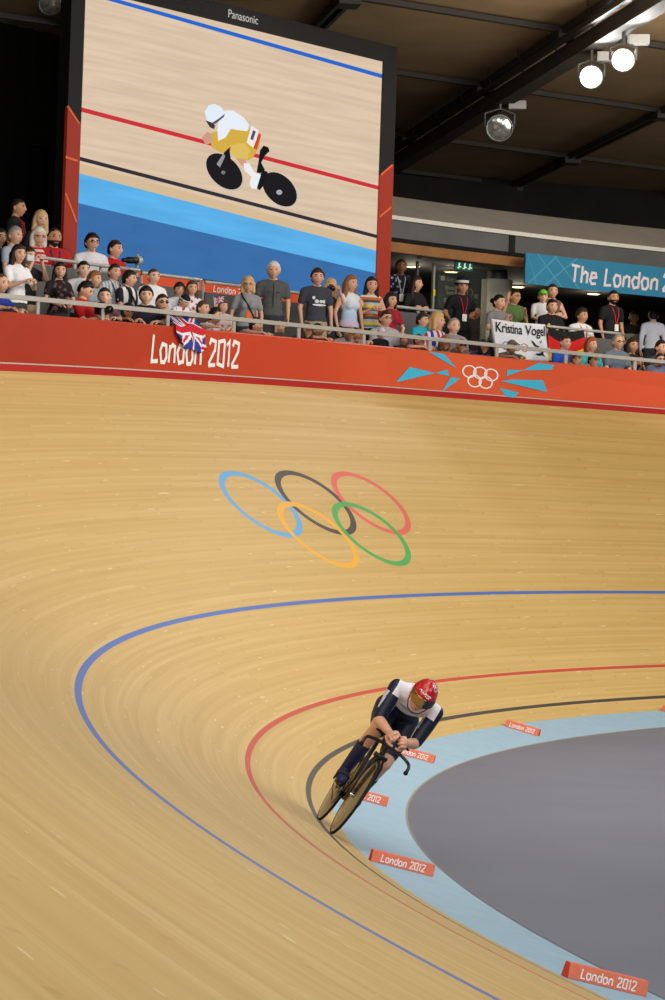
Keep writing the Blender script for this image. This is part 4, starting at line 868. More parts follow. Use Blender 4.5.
# --- the standing row under the screen
person(248, 285, 1.1, 'blond woman with glasses, grey T-shirt and black strap across her chest', 10, 5, 'down', hair=('bob', 'blond'), top=(146, 148, 152), fem=True, strap=(20, 20, 22), glasses='clear', chestprint=((226, 120, 60), [(.02, 1.12, .06, .08)]))
person(273.5, 271, 1.15, 'white-haired man in a grey button shirt standing under the screen', 10, 5, 'down', hair=('thick', 'white'), top=(86, 88, 88), k=1.04, chestprint=((62, 64, 64), [(0, 1.22, .010, .20), (-.07, 1.28, .035, .006), (.07, 1.28, .035, .006)]))
person(317.5, 277.5, 1.0, 'young man in charcoal T-shirt with white chest lettering', 20, 10, 'down', hair=('thick', 'dark'), top=(62, 66, 76), legs=(170, 150, 116), chestprint=((226, 228, 232), [(-.03, 1.235, .035, .028), (.04, 1.235, .03, .024), (.085, 1.235, .018, .03), (.01, 1.18, .11, .018), (-.08, 1.285, .026, .026)]))
person(330.5, 287.5, 1.4, 'blond woman in a dark top holding a camera up to her face', 25, 20, 'camera', hair=('long', 'blond'), top=(38, 40, 54), fem=True, sleeve='none')
person(351, 284, 1.15, 'woman with long light brown hair in a sleeveless dress fading white to pink', 35, 45, 'down', hair=('long', 'lightbrown'), top=('fade', (232, 150, 180), (226, 232, 238), (176, 206, 230)), fem=True, sleeve='none')
person(371.5, 285.5, 1.15, 'woman with long black hair in a sleeveless multicoloured striped top', 20, 15, 'hold', hair=('long', 'black'), top=('stripes', (190, 186, 180), (74, 82, 84), (204, 110, 62), (220, 216, 206), (120, 140, 130), (226, 196, 70), .27), fem=True, sleeve='none', legs=(34, 30, 32))
person(391, 300.5, 1.2, 'dark-haired woman in a red shirt right of the striped top', 30, 40, 'lap', hair=('bob', 'black'), top=(160, 34, 48), fem=True)
# --- centre
person(386, 319, .7, 'man in glasses and pale grey shirt below the woman in red', 25, 30, 'lap', hair=('short', 'dark'), top=(176, 172, 180), glasses='clear')
person(381, 333.8, .42, 'child in a red white and blue headscarf at the wall', 25, 20, 'down', hair=('short', 'dark'), top=(36, 38, 50), kid=True, hat=('bandana', (206, 206, 222), (190, 40, 60)))
person(404, 340.3, .42, 'brown-haired child smiling over the wall left of the printed shards', 25, 20, 'down', hair=('thick', 'brown'), top=(80, 60, 56), kid=True, smile=True, skin='tan')
person(419, 341.3, .30, 'reddish-faced person leaning low over the wall below the turquoise shirt', 50, 60, 'lean', hair=('short', 'brown'), top=(150, 70, 66), k=.86)
person(422.5, 320.5, .95, 'boy in turquoise T-shirt with dark hair looking right', 40, 60, 'lap', hair=('thick', 'dark'), top=(40, 170, 196), kid=True)
person(437.5, 321.5, .8, 'blond woman wrapped in a red, white and blue flag cape', 35, 60, 'lap', hair=('bob', 'blond'), top=('vstripes', (216, 216, 226), (60, 70, 170), (216, 216, 226), (196, 40, 56), .20), fem=True, sleeve='long')
person(445, 342.8, .28, 'light-brown-haired woman low at the wall beside the flag cape', 30, 30, 'down', hair=('bob', 'lightbrown'), top=(130, 110, 104), fem=True, k=.86)
person(454, 326.5, .72, 'bald man in grey shirt clapping at the handrail', 25, 25, 'clap', hair=('receding', 'grey'), top=(140, 142, 146), skin='pale')
person(461.5, 345.8, .28, 'grey-haired person in glasses low at the wall above the printed white rings', 20, 15, 'down', hair=('short', 'lightbrown'), top=(110, 96, 90), k=.86, glasses='sun')
person(484, 346.8, .28, 'dark-haired woman with blue scarf low at the wall left of the white sheet', 25, 20, 'down', hair=('bob', 'black'), top=(62, 80, 130), fem=True, k=.86)
person(512, 347.3, .42, 'man in grey cap in front of the white bed-sheet banner', 30, 40, 'lean', hair=('short', 'grey'), top=(96, 102, 100), hat=('cap', (110, 104, 92), (86, 80, 70)), k=.86, skin='tan')
# --- dark concourse
person(401, 267, 3.6, 'tall man in a navy jacket with white dots in the dark opening', 15, 10, 'down', hair=('short', 'black'), top=('print', (30, 34, 50), (150, 156, 176)), sleeve='long', skin='brown', lanyard=(190, 190, 196))
person(416, 284, 3.3, 'woman with long dark hair in a black jacket in the dark opening', 40, 60, 'fold', hair=('long', 'dark'), top=(30, 30, 34), sleeve='long', fem=True)
person(462.5, 287, 3.0, 'police officer in black with checked-band hat, red lanyard and white pass', 25, 15, 'back', hair=('short', 'dark'), top=(24, 26, 30), legs=(22, 24, 28), hat=('police', (18, 20, 26), (206, 210, 214)), lanyard=(176, 36, 48), skin='tan')
person(474, 312, 3.6, 'person in dark jacket with red trim half hidden behind the police officer', 70, 80, 'down', hair=('short', 'black'), top=(40, 28, 30), sleeve='long', skin='brown')
# --- behind the white sheet
person(499, 302.5, 2.05, 'woman in grey T-shirt with dark bun clapping behind the white sheet', 35, 50, 'clap', hair=('bun', 'black'), top=(128, 128, 132), fem=True, smile=True)
person(514.5, 297, 2.15, 'man in olive green T-shirt and glasses clapping behind the white sheet', 30, 50, 'clap', 'raise', hair=('short', 'black'), top=(84, 110, 62), glasses='clear', skin='tan')
person(543, 297, 2.9, 'small child in white with a bright green hat behind the man in black', 10, 5, 'lap', hair=('short', 'lightbrown'), top=(214, 216, 218), kid=True, hat=('cap', (110, 206, 70), (110, 206, 70)))
person(552.5, 291.5, 3.3, 'tall bare-armed woman holding a child under the blue banner', 15, 10, 'fold', hair=('bun', 'dark'), top=(120, 90, 78), fem=True, sleeve='none', k=1.05)
person(552, 307, 2.2, 'man in black T-shirt with yellow badge print behind the black, red and gold flag', 30, 20, 'lap', hair=('short', 'black'), top=(24, 24, 28), chestprint=((206, 186, 90), [(-.11, 1.28, .03, .03), (.06, 1.2, .04, .02)]))
person(582, 316, 2.1, 'youth in a white T-shirt with dark hair behind the right barrier', 35, 45, 'lap', hair=('thick', 'dark'), top=(224, 226, 232), lanyard=(210, 150, 110), skin='tan')
person(613.5, 298, 2.6, 'bearded man in black shirt with red lanyard standing under the blue banner', 35, 20, 'down', hair=('short', 'black'), top=(26, 27, 30), beard=True, skin='tan', lanyard=(190, 50, 44))
person(653, 316, 6.2, 'person in white jacket seen from behind deep in the concourse', 190, 190, 'down', hair=('short', 'black'), top=(214, 216, 228), sleeve='long', k=1.0)
person(634, 318, 6.8, 'person in black with a pale bib deep in the dark concourse', 10, 5, 'down', hair=('short', 'black'), top=('stripes', (30, 28, 28), (150, 144, 124), .45), sleeve='long', skin='brown')
# --- right
person(565.5, 343, .75, 'man in royal blue shirt with cropped hair before the black, red and gold flag', 30, 35, 'lap', hair=('buzz', 'dark'), top=(38, 84, 190))
person(576, 358.8, .28, 'curly fair-haired head low at the wall right of the royal blue shirt', 45, 60, 'down', hair=('thick', 'lightbrown'), top=(130, 110, 90), k=.86)
person(591.5, 345, .8, 'ginger-haired woman in a teal top right of the royal blue shirt', 30, 40, 'lap', hair=('bob', 'ginger'), top=(60, 170, 168), fem=True)
person(593.5, 360.3, .28, 'dark-haired man in glasses low at the wall below the ginger-haired woman', 35, 40, 'down', hair=('thick', 'dark'), top=(150, 170, 176), k=.86, glasses='clear')
person(618, 342.5, .8, 'bald man in glasses and blue-grey shirt with pale collar', 30, 30, 'lap', hair=('receding', 'grey'), top=(104, 116, 132), glasses='clear')
person(632.5, 346, .95, 'woman with short dark hair in a black sleeveless top clasping her hands', 25, 25, 'clap', hair=('bob', 'dark'), top=(36, 30, 30), fem=True, sleeve='none', skin='tan')
person(661, 348, 1.1, 'person with dark hair in grey cut off by the right edge', 40, 40, 'lap', hair=('short', 'black'), top=(60, 60, 66))
person(660, 359.8, .30, 'person in sunglasses low at the wall near the right edge', 25, 20, 'down', hair=('short', 'dark'), top=(120, 130, 160), k=.86, glasses='sun')
# ================================================================ things held, hung and left in the stand
UJM = [mat('flag_blue', (44, 62, 150), .8), mat('flag_white', (232, 232, 238), .8), mat('flag_red', (204, 34, 48), .8)]
def union_idx(a, b):
    X, Y = (a-.5)*60, (b-.5)*30
    if abs(X) < 3 or abs(Y) < 3: return 2
    if abs(X) < 5 or abs(Y) < 5: return 1
    d = min(abs(X*.5-Y), abs(X*.5+Y))/1.118
    return 2 if d < 1.1 else 1 if d < 3 else 0
def cloth(name, fn, na, nb, idx, mats, parent=None, thick=.006):
    V = [fn(i/na, j/nb) for j in range(nb+1) for i in range(na+1)]; F = []; mi = []
    for j in range(nb):
        for i in range(na): F.append((j*(na+1)+i, j*(na+1)+i+1, (j+1)*(na+1)+i+1, (j+1)*(na+1)+i)); mi.append(idx((i+.5)/na, (j+.5)/nb))
    mb = MB(); mb.add(V, F, mi); o = mb.build(name, mats, parent, True); m = o.modifiers.new('t', 'SOLIDIFY'); m.thickness = thick; return o
# flag draped over the wall
fa, fb = sh(173.5, 315, 0), sh(202, 318, 0); fc_, fd = sh(176.5, 344, 0), sh(204, 342, 0)
def drape(a, b):
    s0 = fa[0]+(fb[0]-fa[0])*a; s1 = fc_[0]+(fd[0]-fc_[0])*a; top = WH+.045; L_ = .54+.04*math.sin(a*9); q = (1-b)*L_; U_ = .24
    if q < U_: return wp(s0+.02*math.sin(q*20+a*5), top+.17*(1-q/U_)**1.3+.025*math.sin(a*8+q*12), .16-(.16+.03)*(q/U_))
    t_ = (q-U_)/(L_-U_); s_ = s0+(s1-s0)*t_; hh = top-.02-(q-U_)
    if abs(a-.5) < .3: pass
    return wp(s_+.03*math.sin(t_*5+a*4), hh+.05*math.sin(a*6+1)*t_, -.035-.03*(1+math.sin(a*17+t_*2))*(.3+.7*t_))
t = cloth('union_flag', drape, 56, 44, union_idx, UJM); tag(t, 'crumpled red, white and blue crossed flag draped over the red wall above the lettering', 'flag')
# tiny flag on a stick
p_ = wp(*sh(219, 301, .34), .34); e_ = empty('hand_flag', tuple(p_)); tag(e_, 'tiny red, white and blue crossed flag on a stick beside the brown-haired girl', 'flag')
cloth('flag_cloth', lambda a, b: RT*(a-.5)*.14+UP*((b-.5)*.09+.03*a)+FW*.012*math.sin(a*9), 20, 12, union_idx, UJM, e_, .003)
mb = MB(); mb.tube([-RT*.075+UP*.06, -RT*.055-UP*.16], .005, 6); mb.build('stick', mat('flag_stick', (220, 216, 200), .6), e_)
# black, red and gold flag hung on the right barrier
g0, g1 = sh(547, 327, 1.62), sh(582.5, 330, 1.62)
GM = [mat('flag_black', (26, 24, 26), .8), mat('flag_bright_red', (206, 34, 30), .8), mat('flag_gold', (232, 186, 36), .8)]
def ger(a, b):
    s_ = g0[0]+(g1[0]-g0[0])*a-.10*(1-b)*a; h_ = g0[1]+(g1[1]-g0[1])*a; drop = (.60+.0*a)*(1-b); sag = .05*math.sin(a*math.pi)*b
    return wp(s_, h_-drop-sag+.08*(1-b)*a, 1.60-.04*math.sin(a*13+b*2)*(.3+.7*(1-b)))
t = cloth('striped_flag', ger, 44, 36, lambda a, b: (2 if b < .33+.12*math.sin(a*3.1)*-1+.06 else 1 if b < .66-.16*math.sin(a*3.1)+.12 else 0), GM); tag(t, 'black, red and gold striped flag hanging from the barrier beside the white sheet', 'flag')
# the bed-sheet banner
cs = [sh(491.5, 318.7, 1.25), sh(546, 324.4, 1.25), sh(548, 362, 1.25), sh(496.5, 358, 1.25)]
def sheet(a, b, z=0.0):
    top = cs[0]*(1-a)+cs[1]*a; bot = cs[3]*(1-a)+cs[2]*a; q = bot*(1-b)+top*b; return wp(q[0], q[1]-.015*math.sin(a*math.pi)*b, 1.25+.018*math.sin(a*11+b*3)-z)
bt = empty('bedsheet_banner', tuple(sheet(.5, 0))); tag(bt, 'white bed-sheet banner painted with a name in black, rings and small black figures', 'banner')
def child_of(o, p):
    loc = Vector(p.location); o.parent = p; o.location = -loc; return o
child_of(cloth('sheet', lambda a, b: sheet(a, b), 30, 20, lambda a, b: 0, [mat('white_sheet', (226, 228, 234), .85, noise=.03)]), bt)
INK = mat('black_paint', (30, 30, 34), .7, noise=0)
mb = MB(); V, F = font_mesh('Kristina Vogel', 1.0, bold=.016); V[:, 0] -= V[:, 0].min(); wV = V[:, 0].max(); V[:, 1] -= V[:, 1].min(); hV = V[:, 1].max()
mb.add([sheet(.045+.92*p[0]/wV+.012*(p[1]/hV), .60+.34*p[1]/hV, .012) for p in V], F); child_of(mb.build('painted_name', INK), bt)
for cx_, c in ((.22, (66, 90, 180)), (.40, (60, 60, 64)), (.57, (206, 80, 76))):
    mb = MB(); th = np.linspace(0, 2*math.pi, 33)
    for i in range(32): mb.add([sheet(cx_+r*math.cos(t_), .34+r*1.45*math.sin(t_), .012) for r, t_ in ((.078, th[i]), (.078, th[i+1]), (.064, th[i+1]), (.064, th[i]))], [(0, 1, 2, 3)])
    child_of(mb.build('painted_ring', mat('ring_paint', c, .7, noise=0)), bt)
for P in ([(.70, .55), (.735, .52), (.78, .43), (.84, .40), (.80, .37), (.75, .40), (.72, .47)], [(.84, .50), (.86, .49), (.90, .60), (.88, .56)], [(.76, .20), (.84, .22), (.90, .30), (.90, .20), (.93, .12), (.88, .16), (.80, .15)]):
    mb = MB(); mb.add([sheet(a, b, .013) for a, b in P], [tuple(range(len(P)))]); child_of(mb.build('painted_figure', INK), bt)
mb = MB(); mb.tube([sheet(-.02, 1.02, .01), sheet(-.02, -.1, .01)], .022, 8); child_of(mb.build('edge_pole', mat('grey_pole', (150, 150, 152), .5), smooth=True), bt)
# cameras
def camera_thing(u, v, out, label, yaw=0, rgb=(24, 24, 26), lens=True, k=1.0):
    c = wp(*sh(u, v, out), out); t = empty('camera', tuple(c), (0, 0, BASE_ROT+math.radians(yaw))); tag(t, label, 'camera')
    mb = MB(); mb.box((0, 0, 0), (.13*k, .06*k, .085*k)); bevel(mb.build('camera_body', mat('camera_body_plastic', rgb, .45), t), .01)
    if lens:
        mb = MB(); mb.box((0, -.005, .055*k), (.05*k, .045*k, .03*k)); mb.build('viewfinder', mat('camera_body_plastic', rgb, .45), t)
        mb = MB(); mb.tube([(0, -.03*k, 0), (0, -.11*k, 0), (0, -.115*k, 0)], [.036*k, .038*k, .030*k], 16); mb.build('lens', mat('black_lens', (14, 14, 18), .15), t, True)
    return t
camera_thing(101, 310, .12, 'black camera held over the wall by the man in the red T-shirt', 60, k=1.5)
camera_thing(331, 288.3, 1.13, 'small dark camera at the face of the blond woman', 25, (40, 36, 40), k=.9)
camera_thing(29.5, 258, 1.18, 'pale compact camera raised by the man behind the woman in white', 50, (206, 208, 212), lens=False, k=1.0)
# seats of which a back shows
def stadium_seat(u, v, out, label, rgb, yaw=0):
    s_, h_ = sh(u, v, out); c = wp(s_, 0, out); p, n, tt, b = frame(s_); t = empty('stadium_seat', tuple(c), (0, 0, math.atan2(-n[1], -n[0])+math.pi/2+math.radians(yaw))); tag(t, label, 'seat', 'tip-up seats of the stand')
    SH_ = mat('seat_shell', rgb, .5); hb = max(.78, min(1.0, h_))
    mb = MB(); V = []; F = []
    for j in range(9):
        for i in range(9):
            x = (i/8-.5)*.44; z = .42+(hb-.42)*j/8; w_ = 1-.25*max(0, j/8-.6)**1.0; V.append((x*w_, .20+.05*j/8-.06*(i/8-.5)**2*4*.5, z-.10*(abs(i/8-.5)*2)**3*(j == 8)))
    for j in range(8):
        for i in range(8): F.append((j*9+i, j*9+i+1, (j+1)*9+i+1, (j+1)*9+i))
    mb.add(V, F); o = mb.build('backrest', SH_, t, True); m = o.modifiers.new('t', 'SOLIDIFY'); m.thickness = .02
    mb = MB(); mb.box((0, 0, .43), (.42, .40, .03)); bevel(mb.build('seat', SH_, t), .012)
    mb = MB(); mb.tube([(0, .05, 0), (0, .05, .42)], .035, 10); mb.build('pedestal', mat('seat_pedestal', (70, 70, 72), .5), t)
stadium_seat(38, 291, 1.4, 'grey stadium seat back between the woman in white and the lacy top', (96, 96, 96))
stadium_seat(531, 364, .62, 'rounded grey stadium seat back just below the white sheet', (110, 112, 112))
stadium_seat(648, 357, 1.3, 'turquoise stadium seat back near the right edge', (50, 150, 180))
# ================================================================ the bicycle
BO = np.array([5.926865617145585, 23.22558731405373, 0.11446489742915433]); BX = np.array([-0.916674240611304, 0.39962483942490806, -0.002885188781623195]); BY = np.array([-0.33751272257433096, -0.7780246980893615, -0.5298704853673402]); BZ = np.array([-0.21399415576167463, -0.4847448368756231, 0.848073666860535])
BM = Matrix([[BX[i], BY[i], BZ[i], BO[i]] for i in range(3)]+[[0, 0, 0, 1]])
def bike_root(name):
    o = bpy.data.objects.new(name, None); COL.objects.link(o); o.matrix_world = BM; o.rotation_mode = 'XYZ'; o.empty_display_size = .1; return o
bk = bike_root('track_bicycle'); tag(bk, 'black track bicycle with two glossy disc wheels leaning into the bend', 'bicycle')
CARB = mat('black_carbon', (18, 18, 20), .28, noise=.05, spec=.5, coat=.4); DISC = mat('glossy_disc_carbon', (40, 32, 22), .24, noise=.05, spec=.7, coat=.25); TYRE = mat('tyre_rubber', (26, 24, 24), .7); ALU = mat('polished_alloy', (190, 190, 192), .25, metal=.9, noise=0)
WR = .335
def disc_wheel(name, xc, wdt):
    th = np.arange(64)*2*math.pi/64; mb = MB(); prof = [(.012, wdt), (.06, wdt), (.20, wdt*.72), (.300, .012), (.318, .010)]; n = len(prof); V = []
    for sg in (-1, 1):
        for r, y in prof: V.append(np.stack([xc+r*np.cos(th), np.full(64, sg*y), WR+r*np.sin(th)], 1))
    V = np.concatenate(V); F = []
    for a in (0, n):
        for i in range(n-1):
            for k in range(64):
                f = ((a+i)*64+k, (a+i)*64+(k+1) % 64, (a+i+1)*64+(k+1) % 64, (a+i+1)*64+k); F.append(f if a else f[::-1])
    for k in range(64): F.append(((n-1)*64+k, (n-1)*64+(k+1) % 64, (2*n-1)*64+(k+1) % 64, (2*n-1)*64+k))
    mb.add(V, F); w_ = mb.build(name, DISC, bk, True)
    mb = MB(); mb.tube([(xc+.324*math.cos(t), 0, WR+.324*math.sin(t)) for t in th], .0115, 10, closed=True); mb.build('tyre', TYRE, w_, True)
    mb = MB(); mb.tube([(xc, -.06, WR), (xc, -.045, WR), (xc, .045, WR), (xc, .06, WR)], [.010, .016, .016, .010], 14); mb.build('hub', ALU, w_, True)
    return w_
disc_wheel('front_wheel', .485, .030); disc_wheel('rear_wheel', -.485, .036)
def fin(mb, P, hw, th, axis=(0, 1, 0), seg=12):
    """an aero tube: elliptical sections, hw across the travel direction's plane, th sideways"""
    P = np.array(P, float); hw = np.full(len(P), hw) if np.isscalar(hw) else hw; V = []; a = np.array(axis, float)
    for i in range(len(P)):
        T = P[min(i+1, len(P)-1)]-P[max(i-1, 0)]; T /= np.linalg.norm(T); U = np.cross(a, T); U /= np.linalg.norm(U); t_ = np.arange(seg)*2*math.pi/seg
        V.append(P[i]+hw[i]*np.cos(t_)[:, None]*U+th*np.sin(t_)[:, None]*a)
    F = [(i*seg+k, i*seg+(k+1) % seg, (i+1)*seg+(k+1) % seg, (i+1)*seg+k) for i in range(len(P)-1) for k in range(seg)]+[tuple(range(seg))[::-1], tuple(range((len(P)-1)*seg, len(P)*seg))]
    return mb.add(np.concatenate(V), F)
mb = MB(); BB = (-.02, 0, .285)
fin(mb, [(.405, 0, .70), (.20, 0, .50), BB], [.045, .05, .045], .02); fin(mb, [BB, (-.11, 0, .52), (-.15, 0, .80)], [.035, .06, .04], .018); fin(mb, [(.39, 0, .83), (.1, 0, .83), (-.145, 0, .79)], [.03, .025, .028], .017)
fin(mb, [(.425, 0, .665), (.395, 0, .86)], [.035, .032], .022)
for sy in (-1, 1): fin(mb, [(-.04, sy*.03, .285), (-.25, sy*.06, .30), (-.485, sy*.062, WR)], [.025, .018, .016], .009); fin(mb, [(-.14, sy*.015, .62), (-.30, sy*.058, .50), (-.485, sy*.062, WR)], [.016, .014, .014], .009)
mb.tube([(-.02, -.045, .285), (-.02, .045, .285)], .028, 16); mb.build('frame', CARB, bk, True)
mb = MB()
for sy in (-1, 1): fin(mb, [(.435, sy*.03, .70), (.445, sy*.052, .62), (.465, sy*.056, .50), (.485, sy*.054, WR-.015)], [.03, .03, .024, .016], .010)
fin(mb, [(.43, -.055, .695), (.43, .055, .695)], [.03, .03], .02, (0, 0, 1)); mb.build('fork', CARB, bk, True)
mb = MB(); fin(mb, [(-.15, 0, .78), (-.165, 0, .97)], [.032, .026], .013); mb.build('seat_post', CARB, bk, True)
V, F = remesh([ellipsoid((-.22, 0, .985), (.09, .068, .022)), capsule((-.16, 0, .985), .028, (.02, 0, .978), .016), capsule((-.2, 0, .97), .012, (-.1, 0, .965), .012)], .006, 3); mb = MB(); mb.add(V, F); mb.build('saddle', mat('saddle_leather', (22, 22, 24), .5), bk, True)
mb = MB(); fin(mb, [(.39, 0, .835), (.47, 0, .83), (.53, 0, .80)], [.028, .026, .022], .022); mb.build('stem', CARB, bk, True)
mb = MB(); bar = [(.60, -.205, .700), (.605, -.205, .725), (.58, -.203, .755), (.545, -.185, .775), (.525, -.12, .790), (.525, -.05, .797), (.525, .05, .797), (.525, .12, .790), (.545, .185, .775), (.58, .203, .755), (.605, .205, .725), (.60, .205, .700)]
bar = np.array(bar); tt_ = np.linspace(0, len(bar)-1, 60); bar = np.stack([np.interp(tt_, range(len(bar)), bar[:, i]) for i in range(3)], 1)
for _ in range(3): bar[1:-1] = (bar[:-2]+2*bar[1:-1]+bar[2:])/4
hb = mb.tube(bar, .0135, 10).build('handlebar', CARB, bk, True)
for e in (bar[0], bar[-1]): mb = MB(); mb.add(*ellipsoid(e, (.019, .019, .019))); mb.build('bar_end_plug', mat('black_rubber_plug', (14, 14, 15), .6), hb, True)
for sy in (-1, 1):
    mb = MB(); mb.tube([(.42, sy*.075, .850), (.52, sy*.072, .843), (.64, sy*.062, .848), (.69, sy*.058, .855), (.715, sy*.056, .870)], .0115, 10)
    mb.tube([(.52, sy*.06, .80), (.52, sy*.068, .858)], .014, 8); mb.build('aero_extension', CARB, bk, True)
    mb = MB(); mb.add(*ellipsoid((.47, sy*.125, .858), (.045, .032, .010))); mb.tube([(.47, sy*.075, .848), (.45, sy*.12, .858)], .012, 8); mb.build('elbow_pad', mat('pad_foam', (24, 24, 26), .8), bk, True)
mb = MB(); th = np.arange(48)*2*math.pi/48; y0 = -.052
V = np.concatenate([np.stack([BB[0]+r*np.cos(th), np.full(48, y), BB[2]+r*np.sin(th)], 1) for r, y in ((.03, y0-.003), (.100, y0-.003), (.104, y0), (.100, y0+.003), (.03, y0+.003))]); mb.add(V, [(i*48+k, i*48+(k+1) % 48, (i+1)*48+(k+1) % 48, (i+1)*48+k) for i in range(4) for k in range(48)])
cr = mb.build('chainring', mat('dark_chainring', (40, 40, 42), .3, metal=.8), bk, True)
PD = {-1: (.135, -.115, .345), 1: (-.175, .115, .225)}
for sy in (-1, 1):
    px_, py_, pz_ = PD[sy]; mb = MB(); fin(mb, [(BB[0], sy*.075, BB[2]), (px_, sy*.085, pz_)], [.018, .012], .007); c_ = mb.build('crank_arm', CARB, bk, True)
    mb = MB(); mb.box((px_, py_, pz_), (.075, .06, .016)); mb.tube([(px_, sy*.085, pz_), (px_, sy*.15, pz_)], .007, 8); bevel(mb.build('pedal', mat('pedal_alloy', (70, 70, 72), .4, metal=.6), c_), .004)
    mb = MB(); mb.tube([(px_-.06, py_-.045, pz_+.01), (px_-.02, py_-.05, pz_+.08), (px_+.03, py_, pz_+.10), (px_-.02, py_+.05, pz_+.08), (px_-.06, py_+.045, pz_+.01)], .008, 6); mb.build('toe_strap', mat('strap_leather', (60, 58, 54), .6), c_, True)
mb = MB(); mb.tube([(-.485, y0, WR+.045), (-.02, y0, BB[2]+.104)], .006, 6); mb.tube([(-.485, y0, WR-.045), (-.02, y0, BB[2]-.104)], .006, 6)
mb.tube([(-.485+.045*math.cos(t), y0, WR+.045*math.sin(t)) for t in np.linspace(math.pi/2, 3*math.pi/2, 12)], .006, 6); mb.build('chain', mat('steel_chain', (110, 106, 96), .35, metal=.8), bk, True)

# ================================================================ the rider
rd = bike_root('person'); tag(rd, 'racing cyclist in navy skinsuit, white shoulders and red helmet crouched on the black bicycle', 'person')
HIP = {s: (-.14, s*.09, 1.055) for s in (-1, 1)}; KN = {-1: (.245, -.115, .87), 1: (.085, .105, .665)}; AN = {-1: (.005, -.112, .475), 1: (-.265, .112, .345)}; TOE = {-1: (.17, -.112, .385), 1: (-.13, .112, .255)}
SHO = {s: (.335, s*.180, 1.215) for s in (-1, 1)}; EL = {s: (.405, s*.170, .925) for s in (-1, 1)}; WRI = {s: (.625, s*.066, .885) for s in (-1, 1)}
def limb(P, r): return [capsule(P[i], r[i], P[i+1], r[i+1], 16) for i in range(len(P)-1)]
def lerp(a, b, t): return np.array(a)*(1-t)+np.array(b)*t
spine = [(-.15, 0, 1.06), (-.03, 0, 1.165), (.12, 0, 1.235), (.26, 0, 1.265), (.35, 0, 1.275)]
def torso(e):
    R1 = rotm('Y', -38); R2 = rotm('Y', -12)
    return [ellipsoid((-.13, 0, 1.06), (.13+e, .165+e, .125+e), R1, 20, 14), ellipsoid((-.02, 0, 1.13), (.15+e, .145+e, .105+e), R1, 20, 14), ellipsoid((.10, 0, 1.19), (.16+e, .155+e, .105+e), R2, 20, 14), ellipsoid((.23, 0, 1.205), (.15+e, .175+e, .105+e), R2, 20, 14),
            capsule((.325, -.145, 1.215), .062+e, (.325, .145, 1.215), .062+e), ellipsoid((.29, 0, 1.25), (.09+e, .13+e, .07+e), None, 20, 12)]
shp = torso(0)+[capsule((.33, 0, 1.265), .062, (.445, 0, 1.255), .056)]
for s in (-1, 1):
    shp += limb([SHO[s], lerp(SHO[s], EL[s], .45), EL[s]], [.056, .053, .042])
    shp += limb([EL[s], lerp(EL[s], WRI[s], .3), WRI[s]], [.042, .044, .028])
    shp += limb([HIP[s], lerp(HIP[s], KN[s], .45), KN[s]], [.095, .088, .060])
    mid = lerp(KN[s], AN[s], .33)+np.array([-.035, 0, -.005]); shp += limb([KN[s], mid, AN[s]], [.056, .056, .037])
    shp += [capsule(AN[s], .036, lerp(AN[s], TOE[s], .3)+np.array([-.03, 0, -.045]), .034), capsule(lerp(AN[s], TOE[s], .2)+np.array([-.02, 0, -.04]), .035, TOE[s], .028)]
V, F = remesh(shp, .009, 4); mb = MB(); mb.add(V, F, 0)
HC = np.array((.505, 0, 1.245)); RH = rotm('Y', 26)@rotm('Z', 90)      # face (-y of the head) towards +x, chin tucked
for V, F, sl in head_parts(True, res=(48, 34)): mb.add(V@RH.T+HC, F, sl)
HR = {'fist': remesh(hand_shape('fist'), .0035, 3)}
for s in (-1, 1):
    V, F = place_hand('fist', np.array(WRI[s])-np.array([.0, 0, .002]), (1, -s*.12, .12), (-.25, -s*.8, -.55), s > 0, 1.2, HR); mb.add(V, F, 0)
mb.build('body', [mat('rider_skin', (222, 170, 142), .45, noise=.06, scale=22), EYE, mat('lips', (190, 120, 104), .5, noise=0), mat('hair', HAIRC['brown'], .6, noise=.15, scale=60)], rd, True)
# skinsuit: torso, sleeves to the elbow, shorts to mid-thigh
cl = torso(.007)
for s in (-1, 1):
    cl += limb([SHO[s], lerp(SHO[s], EL[s], .45), lerp(SHO[s], EL[s], .93)], [.064, .061, .051]); cl += limb([HIP[s], lerp(HIP[s], KN[s], .45), lerp(HIP[s], KN[s], .78)], [.103, .096, .078])
V, F = remesh(cl, .009, 3); fc = np.array([V[list(f)].mean(0) for f in F]); sl = np.zeros(len(F), int)
white = (fc[:, 0] > .11+.2*np.abs(fc[:, 1])**1.0) & (np.abs(fc[:, 1]) < .190) & (fc[:, 2] > np.where(np.abs(fc[:, 1]) > .125, 1.15, 1.05)); sl[white] = 1
sl[(fc[:, 0] > .28) & (np.abs(fc[:, 1]) < .14) & (fc[:, 2] > 1.04) & (fc[:, 2] < 1.125) & (np.abs(fc[:, 1]) < .125)] = 2
for s in (-1,): sl[(np.abs(fc[:, 1]+.232) < .012) & (fc[:, 2] < 1.16) & (fc[:, 2] > 1.0) & (fc[:, 0] > .3)] = 3
mb = MB(); mb.add(V, F, sl); mb.build('skinsuit', [mat('navy_lycra', (26, 30, 52), .45, noise=.08, spec=.35), mat('white_lycra', (236, 234, 246), .5, noise=.03), mat('pale_blue_lycra', (150, 176, 220), .5, noise=.03), mat('sleeve_piping', (200, 205, 220), .5)], rd, True)
